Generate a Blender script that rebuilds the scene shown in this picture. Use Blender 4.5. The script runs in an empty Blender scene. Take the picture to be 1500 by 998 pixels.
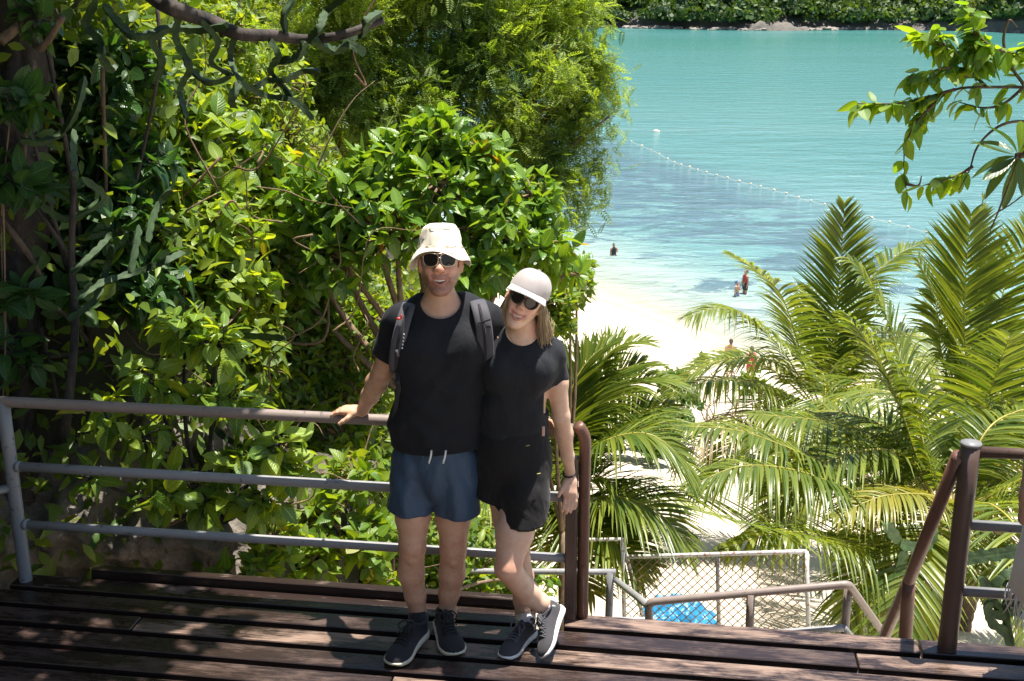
import bpy, math, random
import numpy as np
from mathutils import Vector, Matrix

# ------------------------------------------------------------------ camera
F_PX, CX, CY = 1735.0, 750.0, 499.0          # focal length and centre in photograph pixels (1500 wide)
PITCH = math.atan((CY + 20.0) / F_PX)         # true horizon lies 20 px above the frame
CAM_H = 2.80                                  # eye height above the deck boards
SEA_Z = -13.7
sc = bpy.context.scene
cam_d = bpy.data.cameras.new('camera'); cam = bpy.data.objects.new('camera', cam_d)
sc.collection.objects.link(cam); sc.camera = cam
cam_d.sensor_width = 36.0; cam_d.lens = F_PX / 1500.0 * 36.0
cam_d.clip_start = 0.05; cam_d.clip_end = 6000.0
cam.location = (0, 0, CAM_H); cam.rotation_euler = (math.pi / 2 - PITCH, 0, 0)
# ------------------------------------------------------------------ sky and sun
SUN_EL, SUN_AZ = math.radians(79), math.radians(62)     # azimuth from +Y towards +X
world = bpy.data.worlds.new('World'); sc.world = world; world.use_nodes = True
wn = world.node_tree.nodes; wl = world.node_tree.links
sky = wn.new('ShaderNodeTexSky'); sky.sky_type = 'NISHITA'; sky.sun_disc = False
sky.sun_elevation = SUN_EL; sky.sun_rotation = SUN_AZ; sky.air_density = 1.0; sky.dust_density = 0.8
wn['Background'].inputs[1].default_value = 0.075
wl.new(sky.outputs[0], wn['Background'].inputs[0])
sun_d = bpy.data.lights.new('sun', 'SUN'); sun = bpy.data.objects.new('sun', sun_d)
sc.collection.objects.link(sun)
sun_d.energy = 5.0; sun_d.angle = math.radians(0.55); sun_d.color = (1.0, 0.95, 0.87)
to_sun = Vector((math.cos(SUN_EL) * math.sin(SUN_AZ), math.cos(SUN_EL) * math.cos(SUN_AZ), math.sin(SUN_EL)))
sun.rotation_euler = to_sun.to_track_quat('Z', 'Y').to_euler(); sun.location = to_sun * 60
vs = sc.view_settings
vs.view_transform = 'Standard'; vs.look = 'None'; vs.exposure = 1.2; vs.gamma = 1.0; vs.use_curve_mapping = False
sc.cycles.max_bounces = 7; sc.cycles.diffuse_bounces = 3; sc.cycles.glossy_bounces = 3
sc.cycles.transmission_bounces = 5; sc.cycles.transparent_max_bounces = 12
sc.cycles.caustics_reflective = False; sc.cycles.caustics_refractive = False
sc.cycles.use_denoising = True; sc.cycles.sample_clamp_indirect = 6.0

# ------------------------------------------------------------------ helpers
rng = np.random.default_rng(7); random.seed(7)
COL = sc.collection
_cp, _sp = math.cos(PITCH), math.sin(PITCH)
def ray(u, v):
    x = (u - CX) / F_PX; y = -(v - CY) / F_PX
    return np.array([x, _cp + y * _sp, -_sp + y * _cp])
def W(u, v, y):
    """world point seen at photo pixel (u, v) at world depth y"""
    d = ray(u, v); return np.array([0, 0, CAM_H]) + d * (y / d[1])
def G(u, v, z=0.0):
    """world point seen at photo pixel (u, v) on the level z"""
    d = ray(u, v); return np.array([0, 0, CAM_H]) + d * ((z - CAM_H) / d[2])
def nrm(a): a = np.asarray(a, float); return a / (np.linalg.norm(a) + 1e-12)

def np_mesh(name, V, F, mat=None, parent=None, smooth=True, uv=None, attrs=None):
    """F: one (n,k) int array or a list of such arrays"""
    me = bpy.data.meshes.new(name)
    Fs = [np.asarray(f, np.int32) for f in (F if isinstance(F, list) else [F]) if len(f)]
    V = np.asarray(V, np.float32)
    me.vertices.add(len(V)); me.vertices.foreach_set('co', V.ravel())
    nl = sum(f.size for f in Fs); npoly = sum(len(f) for f in Fs)
    me.loops.add(nl); me.polygons.add(npoly)
    me.loops.foreach_set('vertex_index', np.concatenate([f.ravel() for f in Fs]))
    tot = np.concatenate([np.full(len(f), f.shape[1], np.int32) for f in Fs])
    me.polygons.foreach_set('loop_start', np.concatenate([[0], np.cumsum(tot)[:-1]]).astype(np.int32))
    me.polygons.foreach_set('loop_total', tot)
    me.polygons.foreach_set('use_smooth', np.full(npoly, smooth, bool))
    if uv is not None:
        l = me.uv_layers.new(name='uv'); vi = np.concatenate([f.ravel() for f in Fs])
        l.data.foreach_set('uv', np.asarray(uv, np.float32)[vi].ravel())
    for k, a in (attrs or {}).items():
        a = np.asarray(a, np.float32)
        if a.ndim == 1:
            at = me.attributes.new(k, 'FLOAT', 'POINT'); at.data.foreach_set('value', a)
        else:
            at = me.attributes.new(k, 'FLOAT_COLOR', 'POINT')
            at.data.foreach_set('color', np.concatenate([a, np.ones((len(a), 1), np.float32)], 1).ravel())
    me.update(); me.validate()
    if mat: me.materials.append(mat)
    return link(name, me, parent)
def wmat(o):
    m = Matrix.LocRotScale(o.location, o.rotation_euler, o.scale)
    return wmat(o.parent) @ o.matrix_parent_inverse @ m if o.parent else m
def link(name, me, parent=None):
    o = bpy.data.objects.new(name, me); COL.objects.link(o)
    if parent is not None:
        o.parent = parent; o.matrix_parent_inverse = wmat(parent).inverted()
    return o
def thing(name, label, cat, loc=(0, 0, 0), group=None):
    o = bpy.data.objects.new(name, None); COL.objects.link(o); o.location = [float(c) for c in loc]
    o.empty_display_size = 0.1
    return tag(o, label, cat, group)
def tag(o, label=None, cat=None, group=None, kind=None):
    if label: o['label'] = label
    if cat: o['category'] = cat
    if group: o['group'] = group
    if kind: o['kind'] = kind
    return o

class MB:
    """collects verts/faces (world coordinates) into one mesh"""
    def __init__(s): s.V = []; s.F = {}; s.n = 0; s.UV = []
    def add(s, V, faces, uv=None):
        V = np.asarray(V, float); s.V.append(V)
        s.UV.append(np.zeros((len(V), 2)) if uv is None else np.asarray(uv, float))
        for f in (faces if isinstance(faces, list) else [faces]):
            f = np.asarray(f, int)
            if len(f): s.F.setdefault(f.shape[1], []).append(f + s.n)
        s.n += len(V); return s
    def tube(s, P, R, n=8, cap=True):
        P = np.asarray(P, float); m = len(P); R = np.broadcast_to(np.asarray(R, float), (m,))
        T = np.gradient(P, axis=0); T /= np.linalg.norm(T, axis=1)[:, None] + 1e-12
        ref = np.array([0, 0, 1.0]) if abs(T[0][2]) < 0.9 else np.array([1.0, 0, 0])
        N = nrm(np.cross(T[0], ref)); V = []; a = np.linspace(0, 2 * np.pi, n, endpoint=False)
        for i in range(m):
            N = nrm(N - T[i] * np.dot(N, T[i])); B = np.cross(T[i], N)
            V.append(P[i] + R[i] * (np.cos(a)[:, None] * N + np.sin(a)[:, None] * B))
        V = np.concatenate(V); i = np.arange(m - 1)[:, None] * n; j = np.arange(n)[None]
        q = np.stack([i + j, i + (j + 1) % n, i + n + (j + 1) % n, i + n + j], -1).reshape(-1, 4)
        f = [q]
        if cap: f.append(np.stack([np.arange(n)[::-1], (m - 1) * n + np.arange(n)]))
        ln = np.linspace(0, 1, m); uv = np.stack([np.repeat(ln, n), np.tile(a / 6.283, m)], 1)
        return s.add(V, f, uv)
    def box(s, c, half, R=None, bevel=0.0):
        c = np.asarray(c, float); h = np.asarray(half, float); R = np.eye(3) if R is None else np.asarray(R)
        if bevel <= 0:
            sg = np.array([[x, y, z] for x in (-1, 1) for y in (-1, 1) for z in (-1, 1)], float) * h
            f = [[0, 1, 3, 2], [4, 6, 7, 5], [0, 4, 5, 1], [2, 3, 7, 6], [0, 2, 6, 4], [1, 5, 7, 3]]
            return s.add(sg @ R.T + c, np.array(f))
        b = bevel; V = []; idx = {}
        for x in (-1, 1):
            for y in (-1, 1):
                for z in (-1, 1):
                    for ax in range(3):
                        p = np.array([x, y, z], float) * (h - b); p[ax] = (x, y, z)[ax] * h[ax]
                        idx[(x, y, z, ax)] = len(V); V.append(p)
        f4, f3 = [], []
        for ax in range(3):
            a1, a2 = [(1, 2), (2, 0), (0, 1)][ax]
            for sgn in (-1, 1):
                q = []
                for (p, r) in ((-1, -1), (1, -1), (1, 1), (-1, 1)):
                    k = [0, 0, 0]; k[ax] = sgn; k[a1] = p; k[a2] = r; q.append(idx[(*k, ax)])
                f4.append(q if sgn > 0 else q[::-1])
            for p in (-1, 1):
                for r in (-1, 1):
                    k0 = [0, 0, 0]; k0[ax] = -1; k0[a1] = p; k0[a2] = r; k1 = list(k0); k1[ax] = 1
                    q = [idx[(*k0, a1)], idx[(*k1, a1)], idx[(*k1, a2)], idx[(*k0, a2)]]
                    f4.append(q if p * r < 0 else q[::-1])
        for x in (-1, 1):
            for y in (-1, 1):
                for z in (-1, 1):
                    q = [idx[(x, y, z, 0)], idx[(x, y, z, 1)], idx[(x, y, z, 2)]]
                    f3.append(q if x * y * z > 0 else q[::-1])
        return s.add(np.array(V) @ R.T + c, [np.array(f4), np.array(f3)])
    def batch(s, TV, TF, pos, R, sc_, uv=None):
        """TV template verts, many copies: pos (n,3), R (n,3,3) columns = axes, sc_ (n,) or (n,3)"""
        n = len(pos); sc_ = np.asarray(sc_, float)
        if sc_.ndim == 1: sc_ = np.repeat(sc_[:, None], 3, 1)
        V = np.einsum('nij,nkj->nki', R, TV[None] * sc_[:, None]) + np.asarray(pos)[:, None]
        k = len(TV); fs = []
        for f in (TF if isinstance(TF, list) else [TF]):
            f = np.asarray(f); fs.append((f[None] + (np.arange(n) * k)[:, None, None]).reshape(-1, f.shape[1]))
        return s.add(V.reshape(-1, 3), fs, None if uv is None else np.tile(uv, (n, 1)))
    def build(s, name, mat=None, parent=None, smooth=True, attrs=None):
        return np_mesh(name, np.concatenate(s.V), [np.concatenate(f) for f in s.F.values()], mat, parent, smooth, np.concatenate(s.UV), attrs)

def spline(P, n):
    """Catmull-Rom through P, n samples"""
    P = np.asarray(P, float); m = len(P)
    if m == 2: return P[0] + (P[1] - P[0]) * np.linspace(0, 1, n)[:, None]
    Q = np.vstack([2 * P[0] - P[1], P, 2 * P[-1] - P[-2]]); t = np.linspace(0, m - 1 - 1e-9, n)
    i = t.astype(int); f = (t - i)[:, None]
    a, b, c, d = Q[i], Q[i + 1], Q[i + 2], Q[i + 3]
    return 0.5 * (2 * b + (c - a) * f + (2 * a - 5 * b + 4 * c - d) * f ** 2 + (3 * b - a - 3 * c + d) * f ** 3)
def frames(fwd, up):
    """rotation matrices with columns (x=side, y=fwd, z=normal)"""
    fwd = fwd / (np.linalg.norm(fwd, axis=-1, keepdims=True) + 1e-9)
    sd = np.cross(fwd, up); sd /= np.linalg.norm(sd, axis=-1, keepdims=True) + 1e-9
    return np.stack([sd, fwd, np.cross(sd, fwd)], -1)
def hash3(i, j, k):
    h = np.sin(i * 127.1 + j * 311.7 + k * 74.7) * 43758.5453; return h - np.floor(h)
def noise3(x, y, z):
    i, j, k = np.floor(x), np.floor(y), np.floor(z); f, g, h = x - i, y - j, z - k
    f, g, h = [t * t * (3 - 2 * t) for t in (f, g, h)]; r = 0
    for a in (0, 1):
        for b in (0, 1):
            for c in (0, 1):
                r = r + hash3(i + a, j + b, k + c) * (f if a else 1 - f) * (g if b else 1 - g) * (h if c else 1 - h)
    return r * 2 - 1
def fbm(x, y, z, o=4):
    r, a = 0, 1.0
    for _ in range(o): r = r + a * noise3(x, y, z); x, y, z, a = x * 2.03 + 5.1, y * 2.03 + 1.7, z * 2.03 + 9.2, a * 0.5
    return r
def sstep(a, b, x): t = np.clip((x - a) / (b - a), 0, 1); return t * t * (3 - 2 * t)

# ------------------------------------------------------------------ materials
class NT:
    def __init__(s, name):
        s.m = bpy.data.materials.new(name); s.m.use_nodes = True
        s.t = s.m.node_tree; s.n = s.t.nodes; s.b = s.n['Principled BSDF']; s.out = s.n['Material Output']
    def node(s, kind, **kw):
        nd = s.n.new('ShaderNode' + kind)
        for k, v in kw.items():
            if k.startswith('_'): setattr(nd, k[1:], v)
            else:
                key = int(k[1:]) if k[0] == 'i' and k[1:].isdigit() else k
                s.set(nd.inputs[key], v)
        return nd
    def set(s, inp, v):
        if isinstance(v, bpy.types.NodeSocket): s.t.links.new(v, inp)
        else:
            if hasattr(inp.default_value, '__len__') and not isinstance(v, (int, float)):
                v = tuple(v) + ((1.0,) if len(inp.default_value) == 4 and len(v) == 3 else ())
            inp.default_value = v
    def ramp(s, fac, stops, interp='LINEAR'):
        r = s.node('ValToRGB', i0=fac); r.color_ramp.interpolation = interp; e = r.color_ramp.elements
        while len(e) < len(stops): e.new(0.5)
        for el, (p, c) in zip(e, stops):
            el.position = p; el.color = (c, c, c, 1) if isinstance(c, (int, float)) else tuple(c) + (1,)
        return r.outputs[0]
    def mix(s, f, a, b, mode='MIX'):
        x = s.node('MixRGB', _blend_type=mode); s.set(x.inputs[0], f); s.set(x.inputs[1], a); s.set(x.inputs[2], b); return x.outputs[0]
    def math(s, op, a, b=0.0, clamp=False):
        x = s.node('Math', _operation=op, _use_clamp=clamp); s.set(x.inputs[0], a); s.set(x.inputs[1], b); return x.outputs[0]
    def noise(s, scale, detail=4, rough=0.55, vec=None, dist=0.0):
        x = s.node('TexNoise', Scale=scale, Detail=detail, Roughness=rough, Distortion=dist)
        if vec is not None: s.set(x.inputs['Vector'], vec)
        return x.outputs[0]
    def pos(s): return s.node('NewGeometry').outputs['Position']
    def obj(s): return s.node('TexCoord').outputs['Object']
    def mapping(s, vec, scale=(1, 1, 1), rot=(0, 0, 0)):
        x = s.node('Mapping'); s.set(x.inputs['Vector'], vec); x.inputs['Scale'].default_value = scale; x.inputs['Rotation'].default_value = rot; return x.outputs[0]
    def bump(s, h, strength=0.3, dist=0.01):
        x = s.node('Bump', Strength=strength, Distance=dist, Height=h); s.set(s.b.inputs['Normal'], x.outputs[0]); return x
    def p(s, **kw):
        for k, v in kw.items(): s.set(s.b.inputs[k.replace('_', ' ')], v)
        return s
def flat(name, col, rough=0.5, var=0.15, scale=30, bump=0.0, metal=0.0, spec=0.5, bscale=None):
    n = NT(name); f = n.noise(scale, 5, 0.6, n.obj())
    c0 = tuple(c * (1 - var) for c in col); c1 = tuple(min(1, c * (1 + var)) for c in col)
    n.p(Base_Color=n.ramp(f, [(0.3, c0), (0.7, c1)]), Roughness=rough, Metallic=metal)
    n.set(n.b.inputs['Specular IOR Level'], spec)
    if bump: n.bump(n.noise(bscale or scale * 3, 4, 0.6, n.obj()), bump, 0.004)
    return n.m
# ================================================================== terrain, sea, far shore
_sh = np.array([G(u, v, SEA_Z) for u, v in ((780, 402), (860, 434), (930, 458), (1000, 487), (1080, 520), (1180, 556))])
def shore_y(x):
    """depth of the water's edge for every x (straight runs on beyond the traced stretch)"""
    x = np.asarray(x, float); y = np.interp(x, _sh[:, 0], _sh[:, 1])
    y = np.where(x < _sh[0, 0], _sh[0, 1] + (_sh[0, 0] - x) * 0.9, y)
    return np.where(x > _sh[-1, 0], _sh[-1, 1] - (x - _sh[-1, 0]) * 0.45, y)
_py = np.array([-40, 4, 6, 9, 12, 16, 22, 35, 45, 58, 80, 400.0]); _pz = np.array([12.0, 11.0, 10.3, 9.2, 8.0, 6.8, 5.2, 2.6, 1.3, 0.0, -1.6, -16])
_Oa, _Ob = G(38, 850), G(1387, 950); _dd = nrm(_Ob - _Oa); _dn = np.array([-_dd[1], _dd[0]])
XB = ([4.5, 6, 9, 14, 30, 60, 75], [-1.4, -0.6, 0.1, -0.4, -1.2, -4.0, -14.0])      # foot of the wooded slope
def ground_z(x, y):
    x = np.asarray(x, float); y = np.asarray(y, float)
    base = SEA_Z + np.interp(y * 58.0 / shore_y(np.clip(x, -3, 14)), _py, _pz)
    base = base + 0.10 * fbm(x * 0.35, y * 0.35, 0 * x, 3) * sstep(0, 8, shore_y(x) - y)
    d = np.interp(y, *XB) - x
    hill = np.maximum(0, d) * 2.4 * (1 + 0.12 * fbm(x * 0.5, y * 0.5, 0 * x + 3, 3))
    top = np.interp(y, [4, 8, 20, 60], [8.0, 8.0, 12.0, 9.0])
    z = np.minimum(base + hill, top + 0.25 * np.maximum(0, d - 8) + 0.4 * fbm(x * 0.3, y * 0.3, 0 * x + 7, 3))
    v = (x - _Oa[0]) * _dn[0] + (y - _Oa[1]) * _dn[1]                                   # distance behind the deck edge
    cut = sstep(1.5, 0.5, v) * sstep(-4.2, -3.4, x)
    return z * (1 - cut) + np.minimum(z, -2.4) * cut

gx = np.concatenate([np.arange(-60, -14, 1.5), np.arange(-14, 14, 0.35), np.arange(14, 61, 1.5)])
gy = np.concatenate([np.arange(-30, 3, 1.5), np.arange(3, 30, 0.3), np.arange(30, 74, 0.6), np.arange(74, 130, 4)])
GX, GY = np.meshgrid(gx, gy); nx, ny = len(gx), len(gy)
GZ = ground_z(GX, GY)
idx = np.arange(nx * ny).reshape(ny, nx)
quad = lambda I: np.stack([I[:-1, :-1], I[:-1, 1:], I[1:, 1:], I[1:, :-1]], -1).reshape(-1, 4)
n = NT('sand_and_soil'); P = n.pos()
veg = n.node('Attribute', _attribute_name='veg').outputs['Fac']
sd = n.mix(n.noise(0.9, 6, 0.65, P), (0.50, 0.42, 0.32), (0.66, 0.58, 0.47))
sd = n.mix(n.ramp(n.noise(7.0, 5, 0.7, P), [(0.58, 0.0), (0.72, 0.5)]), sd, (0.30, 0.22, 0.14))
wet = n.node('Attribute', _attribute_name='wet').outputs['Fac']
sd = n.mix(wet, sd, (0.47, 0.36, 0.25))
so = n.mix(n.noise(3.0, 6, 0.7, P), (0.018, 0.020, 0.009), (0.07, 0.06, 0.032))
n.p(Base_Color=n.mix(veg, sd, so), Roughness=0.9); n.bump(n.noise(14.0, 8, 0.7, P), 0.5, 0.04)
xb_all = np.interp(GY, *XB)
veg_a = sstep(-0.6, 0.5, xb_all - GX + 0.4 * fbm(GX, GY, GX * 0, 3))
wet_a = sstep(2.6, 0.4, shore_y(GX) - GY) * sstep(-0.8, 0.3, shore_y(GX) - GY + 0.8)
g = np_mesh('ground', np.stack([GX, GY, GZ], -1).reshape(-1, 3), quad(idx), n.m, None, True, None, {'veg': veg_a.ravel(), 'wet': wet_a.ravel()})
tag(g, kind='structure')

# --- the sea: one sheet, clear over the sand at its edge, body colour with depth, weed beds inside the buoy line
sx = np.concatenate([np.linspace(-900, -40, 40), np.arange(-38, 60, 0.9), np.linspace(62, 1100, 50)])
sy = np.concatenate([np.arange(24, 130, 0.9), np.linspace(131, 1500, 90)])
SX, SY = np.meshgrid(sx, sy); depth = np.maximum(0.0, SY - shore_y(SX)) * sstep(-400, 0, SX + 400)
_b0, _b1 = G(925, 208, SEA_Z), G(1330, 334, SEA_Z)
bl = nrm(_b1 - _b0); bn = np.array([-bl[1], bl[0]])
if bn[1] < 0: bn = -bn
inside = -((SX - _b0[0]) * bn[0] + (SY - _b0[1]) * bn[1])          # > 0 on the beach side of the float line
n = NT('sea_water'); P = n.pos()
dep = n.node('Attribute', _attribute_name='depth').outputs['Fac']; ins = n.node('Attribute', _attribute_name='inside').outputs['Fac']
Pm = n.mapping(P, (0.35, 1.0, 1.0), (0, 0, 0.25))
deepc = n.ramp(n.math('DIVIDE', dep, 420.0), [(0.0, (0.165, 0.295, 0.305)), (0.12, (0.13, 0.255, 0.27)), (0.35, (0.082, 0.21, 0.21)), (1.0, (0.038, 0.165, 0.14))])
deepc = n.mix(n.ramp(n.noise(0.03, 5, 0.6, n.mapping(P, (0.3, 1.0, 1.0), (0, 0, 0.1))), [(0.40, 0.0), (0.62, 0.8)]), deepc, (0.07, 0.20, 0.205))
wn1 = n.noise(0.22, 8, 0.74, n.mapping(P, (0.45, 1.0, 1.0), (0, 0, -0.35)), 1.2)
weed = n.ramp(n.math('ADD', wn1, n.math('MULTIPLY', n.math('SUBTRACT', n.math('MINIMUM', dep, 46.0), 24.0), 0.004)), [(0.495, 0.0), (0.54, 1.0)])
weed = n.math('MULTIPLY', weed, n.ramp(n.math('MULTIPLY_ADD', ins, 0.035, ) if False else n.math('ADD', n.math('MULTIPLY', ins, 0.04), n.math('MULTIPLY', wn1, 0.35)), [(0.12, 0.0), (0.40, 1.0)]))
weed = n.math('MULTIPLY', weed, n.ramp(n.math('DIVIDE', dep, 20.0), [(0.2, 0.0), (0.75, 1.0)]))
shal = n.ramp(n.math('DIVIDE', dep, 26.0), [(0.0, (0.58, 0.55, 0.43)), (0.25, (0.36, 0.43, 0.38)), (1.0, (0.16, 0.295, 0.305))])
col = n.mix(n.ramp(n.math('DIVIDE', dep, 40.0), [(0.3, 0.0), (0.95, 1.0)]), shal, deepc)
col = n.mix(n.math('MULTIPLY', weed, 0.92), col, n.mix(n.noise(0.5, 4, 0.6, P), (0.05, 0.105, 0.14), (0.115, 0.19, 0.235)))
n.p(Base_Color=col, Roughness=0.16, IOR=1.33)
Pw = n.mapping(P, (0.45, 1.0, 1.0), (0, 0, 0.15))
bh = n.math('ADD', n.noise(1.1, 6, 0.62, Pw, 0.4), n.math('MULTIPLY', n.noise(0.30, 4, 0.6, Pw), 2.6))
n.bump(bh, 1.0, 0.34)
tr = n.node('BsdfTransparent'); mx = n.node('MixShader')
n.set(mx.inputs[0], n.ramp(n.math('DIVIDE', dep, 14.0), [(0.0, 0.0), (0.03, 0.25), (0.35, 0.72), (1.0, 1.0)]))
n.t.links.new(tr.outputs[0], mx.inputs[1]); n.t.links.new(n.b.outputs[0], mx.inputs[2]); n.t.links.new(mx.outputs[0], n.out.inputs[0])
idx = np.arange(SX.size).reshape(SX.shape)
sea = np_mesh('sea', np.stack([SX, SY, np.full_like(SX, SEA_Z)], -1).reshape(-1, 3), quad(idx), n.m, None, True, None, {'depth': depth.ravel(), 'inside': inside.ravel()})
tag(sea, kind='structure')

# --- far shore: a wooded hill above a band of dark rock
def far_line(x): return 484 + 14 * np.sin(x * 0.021 + 1) + 10 * np.sin(x * 0.053) - 0.02 * (x - 100) - 34 * sstep(176, 200, x)
fx = np.linspace(-420, 620, 430); ft = np.concatenate([np.linspace(-3, 12, 13), np.linspace(15, 300, 36)])
FX, FT = np.meshgrid(fx, ft); FY = far_line(FX) + FT + 2.2 * fbm(FX * 0.09, FT * 0.1, FX * 0, 3)
rock = 4.2 + 2.0 * fbm(FX * 0.05, FX * 0, FX * 0 + 2, 3) + 5.5 * sstep(176, 196, FX)
FZ = SEA_Z - 1.0 + np.minimum(np.maximum(0, FT + 3) * 1.3, rock) * (0.75 + 0.35 * fbm(FX * 0.25, FT * 0.3, FX * 0, 4)) + np.maximum(0, FT - 4) * 0.62 + 2.0 * fbm(FX * 0.04, FT * 0.05, FX * 0 + 5, 3)
n = NT('far_rock'); P = n.pos(); hz = n.node('SeparateXYZ', i0=P).outputs[2]
c = n.mix(n.noise(0.35, 6, 0.7, P), (0.03, 0.03, 0.028), (0.22, 0.19, 0.16))
n.p(Base_Color=n.mix(n.ramp(n.math('DIVIDE', n.math('ADD', hz, 10.5), 3.0), [(0.2, 0.0), (1.0, 1.0)]), c, (0.045, 0.07, 0.02)), Roughness=0.9); n.bump(n.noise(0.6, 6, 0.7, P), 0.8, 0.6)
idx = np.arange(FX.size).reshape(FX.shape)
tag(np_mesh('far_hill', np.stack([FX, FY, FZ], -1).reshape(-1, 3), quad(idx), n.m), kind='structure')
# boulders along its waterline
mb = MB(); ico_v = None
def blob(nu=10, nv=7):
    th = np.linspace(0, np.pi, nv); ph = np.linspace(0, 2 * np.pi, nu, endpoint=False)
    V = np.array([[math.sin(t) * math.cos(p), math.sin(t) * math.sin(p), math.cos(t)] for t in th for p in ph])
    F = [[i * nu + j, (i + 1) * nu + j, (i + 1) * nu + (j + 1) % nu, i * nu + (j + 1) % nu] for i in range(nv - 1) for j in range(nu)]
    return V, np.array(F)
BV, BF = blob()
for i in range(260):
    x = rng.uniform(20, 300); y = far_line(x) - rng.uniform(-3, 2.5); s = rng.uniform(0.4, 1.6)
    V = BV * (1 + 0.35 * noise3(BV[:, 0] * 2 + i, BV[:, 1] * 2, BV[:, 2] * 2))[:, None] * np.array([1.5, 1, 0.65]) * s
    mb.add(V + [x, y, SEA_Z + 0.15 * s], BF)
tag(mb.build('shore_rocks', flat('pale_rock', (0.23, 0.20, 0.17), 0.85, 0.5, 0.6), None, False), 'low grey rocks scattered along the foot of the far wooded shore', 'rocks', kind='stuff')
# the wood: clumped crowns of leaf-cluster faces
def leaf_mat(name, a, b, trans=0.4, rough=0.42, tcol=None, veins=0.0, spec=0.5, yellow=None, clump=0.0):
    n = NT(name); r = n.math('FRACT', n.math('ADD', n.node('NewGeometry').outputs['Random Per Island'], n.node('ObjectInfo').outputs['Random']))
    stops = [(0.0, a), (0.9 if yellow else 1.0, b)] + ([(0.988, b), (1.0, yellow)] if yellow else [])
    c = n.ramp(r, stops)
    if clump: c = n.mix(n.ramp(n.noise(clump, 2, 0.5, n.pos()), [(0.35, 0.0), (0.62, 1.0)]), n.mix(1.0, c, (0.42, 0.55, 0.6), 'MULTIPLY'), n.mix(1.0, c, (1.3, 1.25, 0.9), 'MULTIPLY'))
    if not veins and not clump: n.bump(n.noise(60, 3, 0.6, n.pos()), 0.25, 0.006)
    if veins:
        uv = n.node('UVMap', _uv_map='uv').outputs[0]; sp = n.node('SeparateXYZ', i0=uv)
        ax = n.math('ABSOLUTE', n.math('SUBTRACT', sp.outputs[0], 0.5))
        side = n.math('SINE', n.math('MULTIPLY', n.math('SUBTRACT', sp.outputs[1], n.math('MULTIPLY', ax, 0.55)), 52.0))
        vm = n.math('MAXIMUM', n.ramp(ax, [(0.012, 1.0), (0.035, 0.0)]), n.math('MULTIPLY', n.ramp(side, [(0.86, 0.0), (0.99, 1.0)]), 0.6))
        c = n.mix(n.math('MULTIPLY', vm, veins), c, tuple(min(1, 2.0 * q + 0.04) for q in b))
        n.bump(n.math('MULTIPLY', side, -0.5), 0.35 * min(1, veins * 2), 0.006)
    n.p(Base_Color=c, Roughness=rough); n.set(n.b.inputs['Specular IOR Level'], spec)
    t = n.node('BsdfTranslucent'); n.set(t.inputs[0], n.mix(1.0, c, tcol or (2.6, 2.3, 0.7), 'MULTIPLY'))
    mx = n.node('MixShader', i0=trans); n.t.links.new(n.b.outputs[0], mx.inputs[1]); n.t.links.new(t.outputs[0], mx.inputs[2]); n.t.links.new(mx.outputs[0], n.out.inputs[0])
    return n.m
QV = np.array([[-.5, 0, 0], [.5, 0, 0], [.5, 1, .12], [-.5, 1, .12], [0, 1.35, 0]]) ; QF = [np.array([[0, 1, 2, 3]]), np.array([[3, 2, 4]])]
def far_wood(name, label, x0, x1, t1, ncrown, mat, seed):
    r = np.random.default_rng(seed); mb = MB()
    for i in range(ncrown):
        x = r.uniform(x0, x1); t = r.uniform(0.8, t1) ; y = far_line(x) + t
        z = SEA_Z - 1 + 4.0 + 5.5 * float(sstep(176, 196, x)) + max(0, t - 4) * 0.62; rad = r.uniform(1.8, 5.2)
        m = 95; d = r.normal(size=(m, 3)); d /= np.linalg.norm(d, axis=1)[:, None]; d[:, 2] = np.abs(d[:, 2]) * 1.1 - 0.25
        p = np.array([x, y, z + rad * 0.45]) + d * rad * np.array([1, 1, 0.8]) * (0.8 + 0.3 * r.random((m, 1)) + 0.22 * noise3(d[:, 0] * 2 + i, d[:, 1] * 2, d[:, 2] * 2)[:, None])
        fw = d * 0.4 + r.normal(size=(m, 3)) * 0.8
        mb.batch(QV, QF, p, frames(fw, d + 0.3 * r.normal(size=(m, 3))), r.uniform(0.35, 0.95, m) * rad / 2.6)
    tag(mb.build(name, mat, None, False), label, 'woodland', kind='stuff')
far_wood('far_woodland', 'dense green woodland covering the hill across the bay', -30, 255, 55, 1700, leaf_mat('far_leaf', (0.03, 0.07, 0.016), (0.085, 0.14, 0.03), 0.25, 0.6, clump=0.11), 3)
far_wood('far_scrub', 'paler scrub on top of the rocky point across the bay', 178, 260, 26, 160, leaf_mat('far_scrub', (0.12, 0.16, 0.035), (0.20, 0.23, 0.06), 0.2, 0.7), 4)

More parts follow.
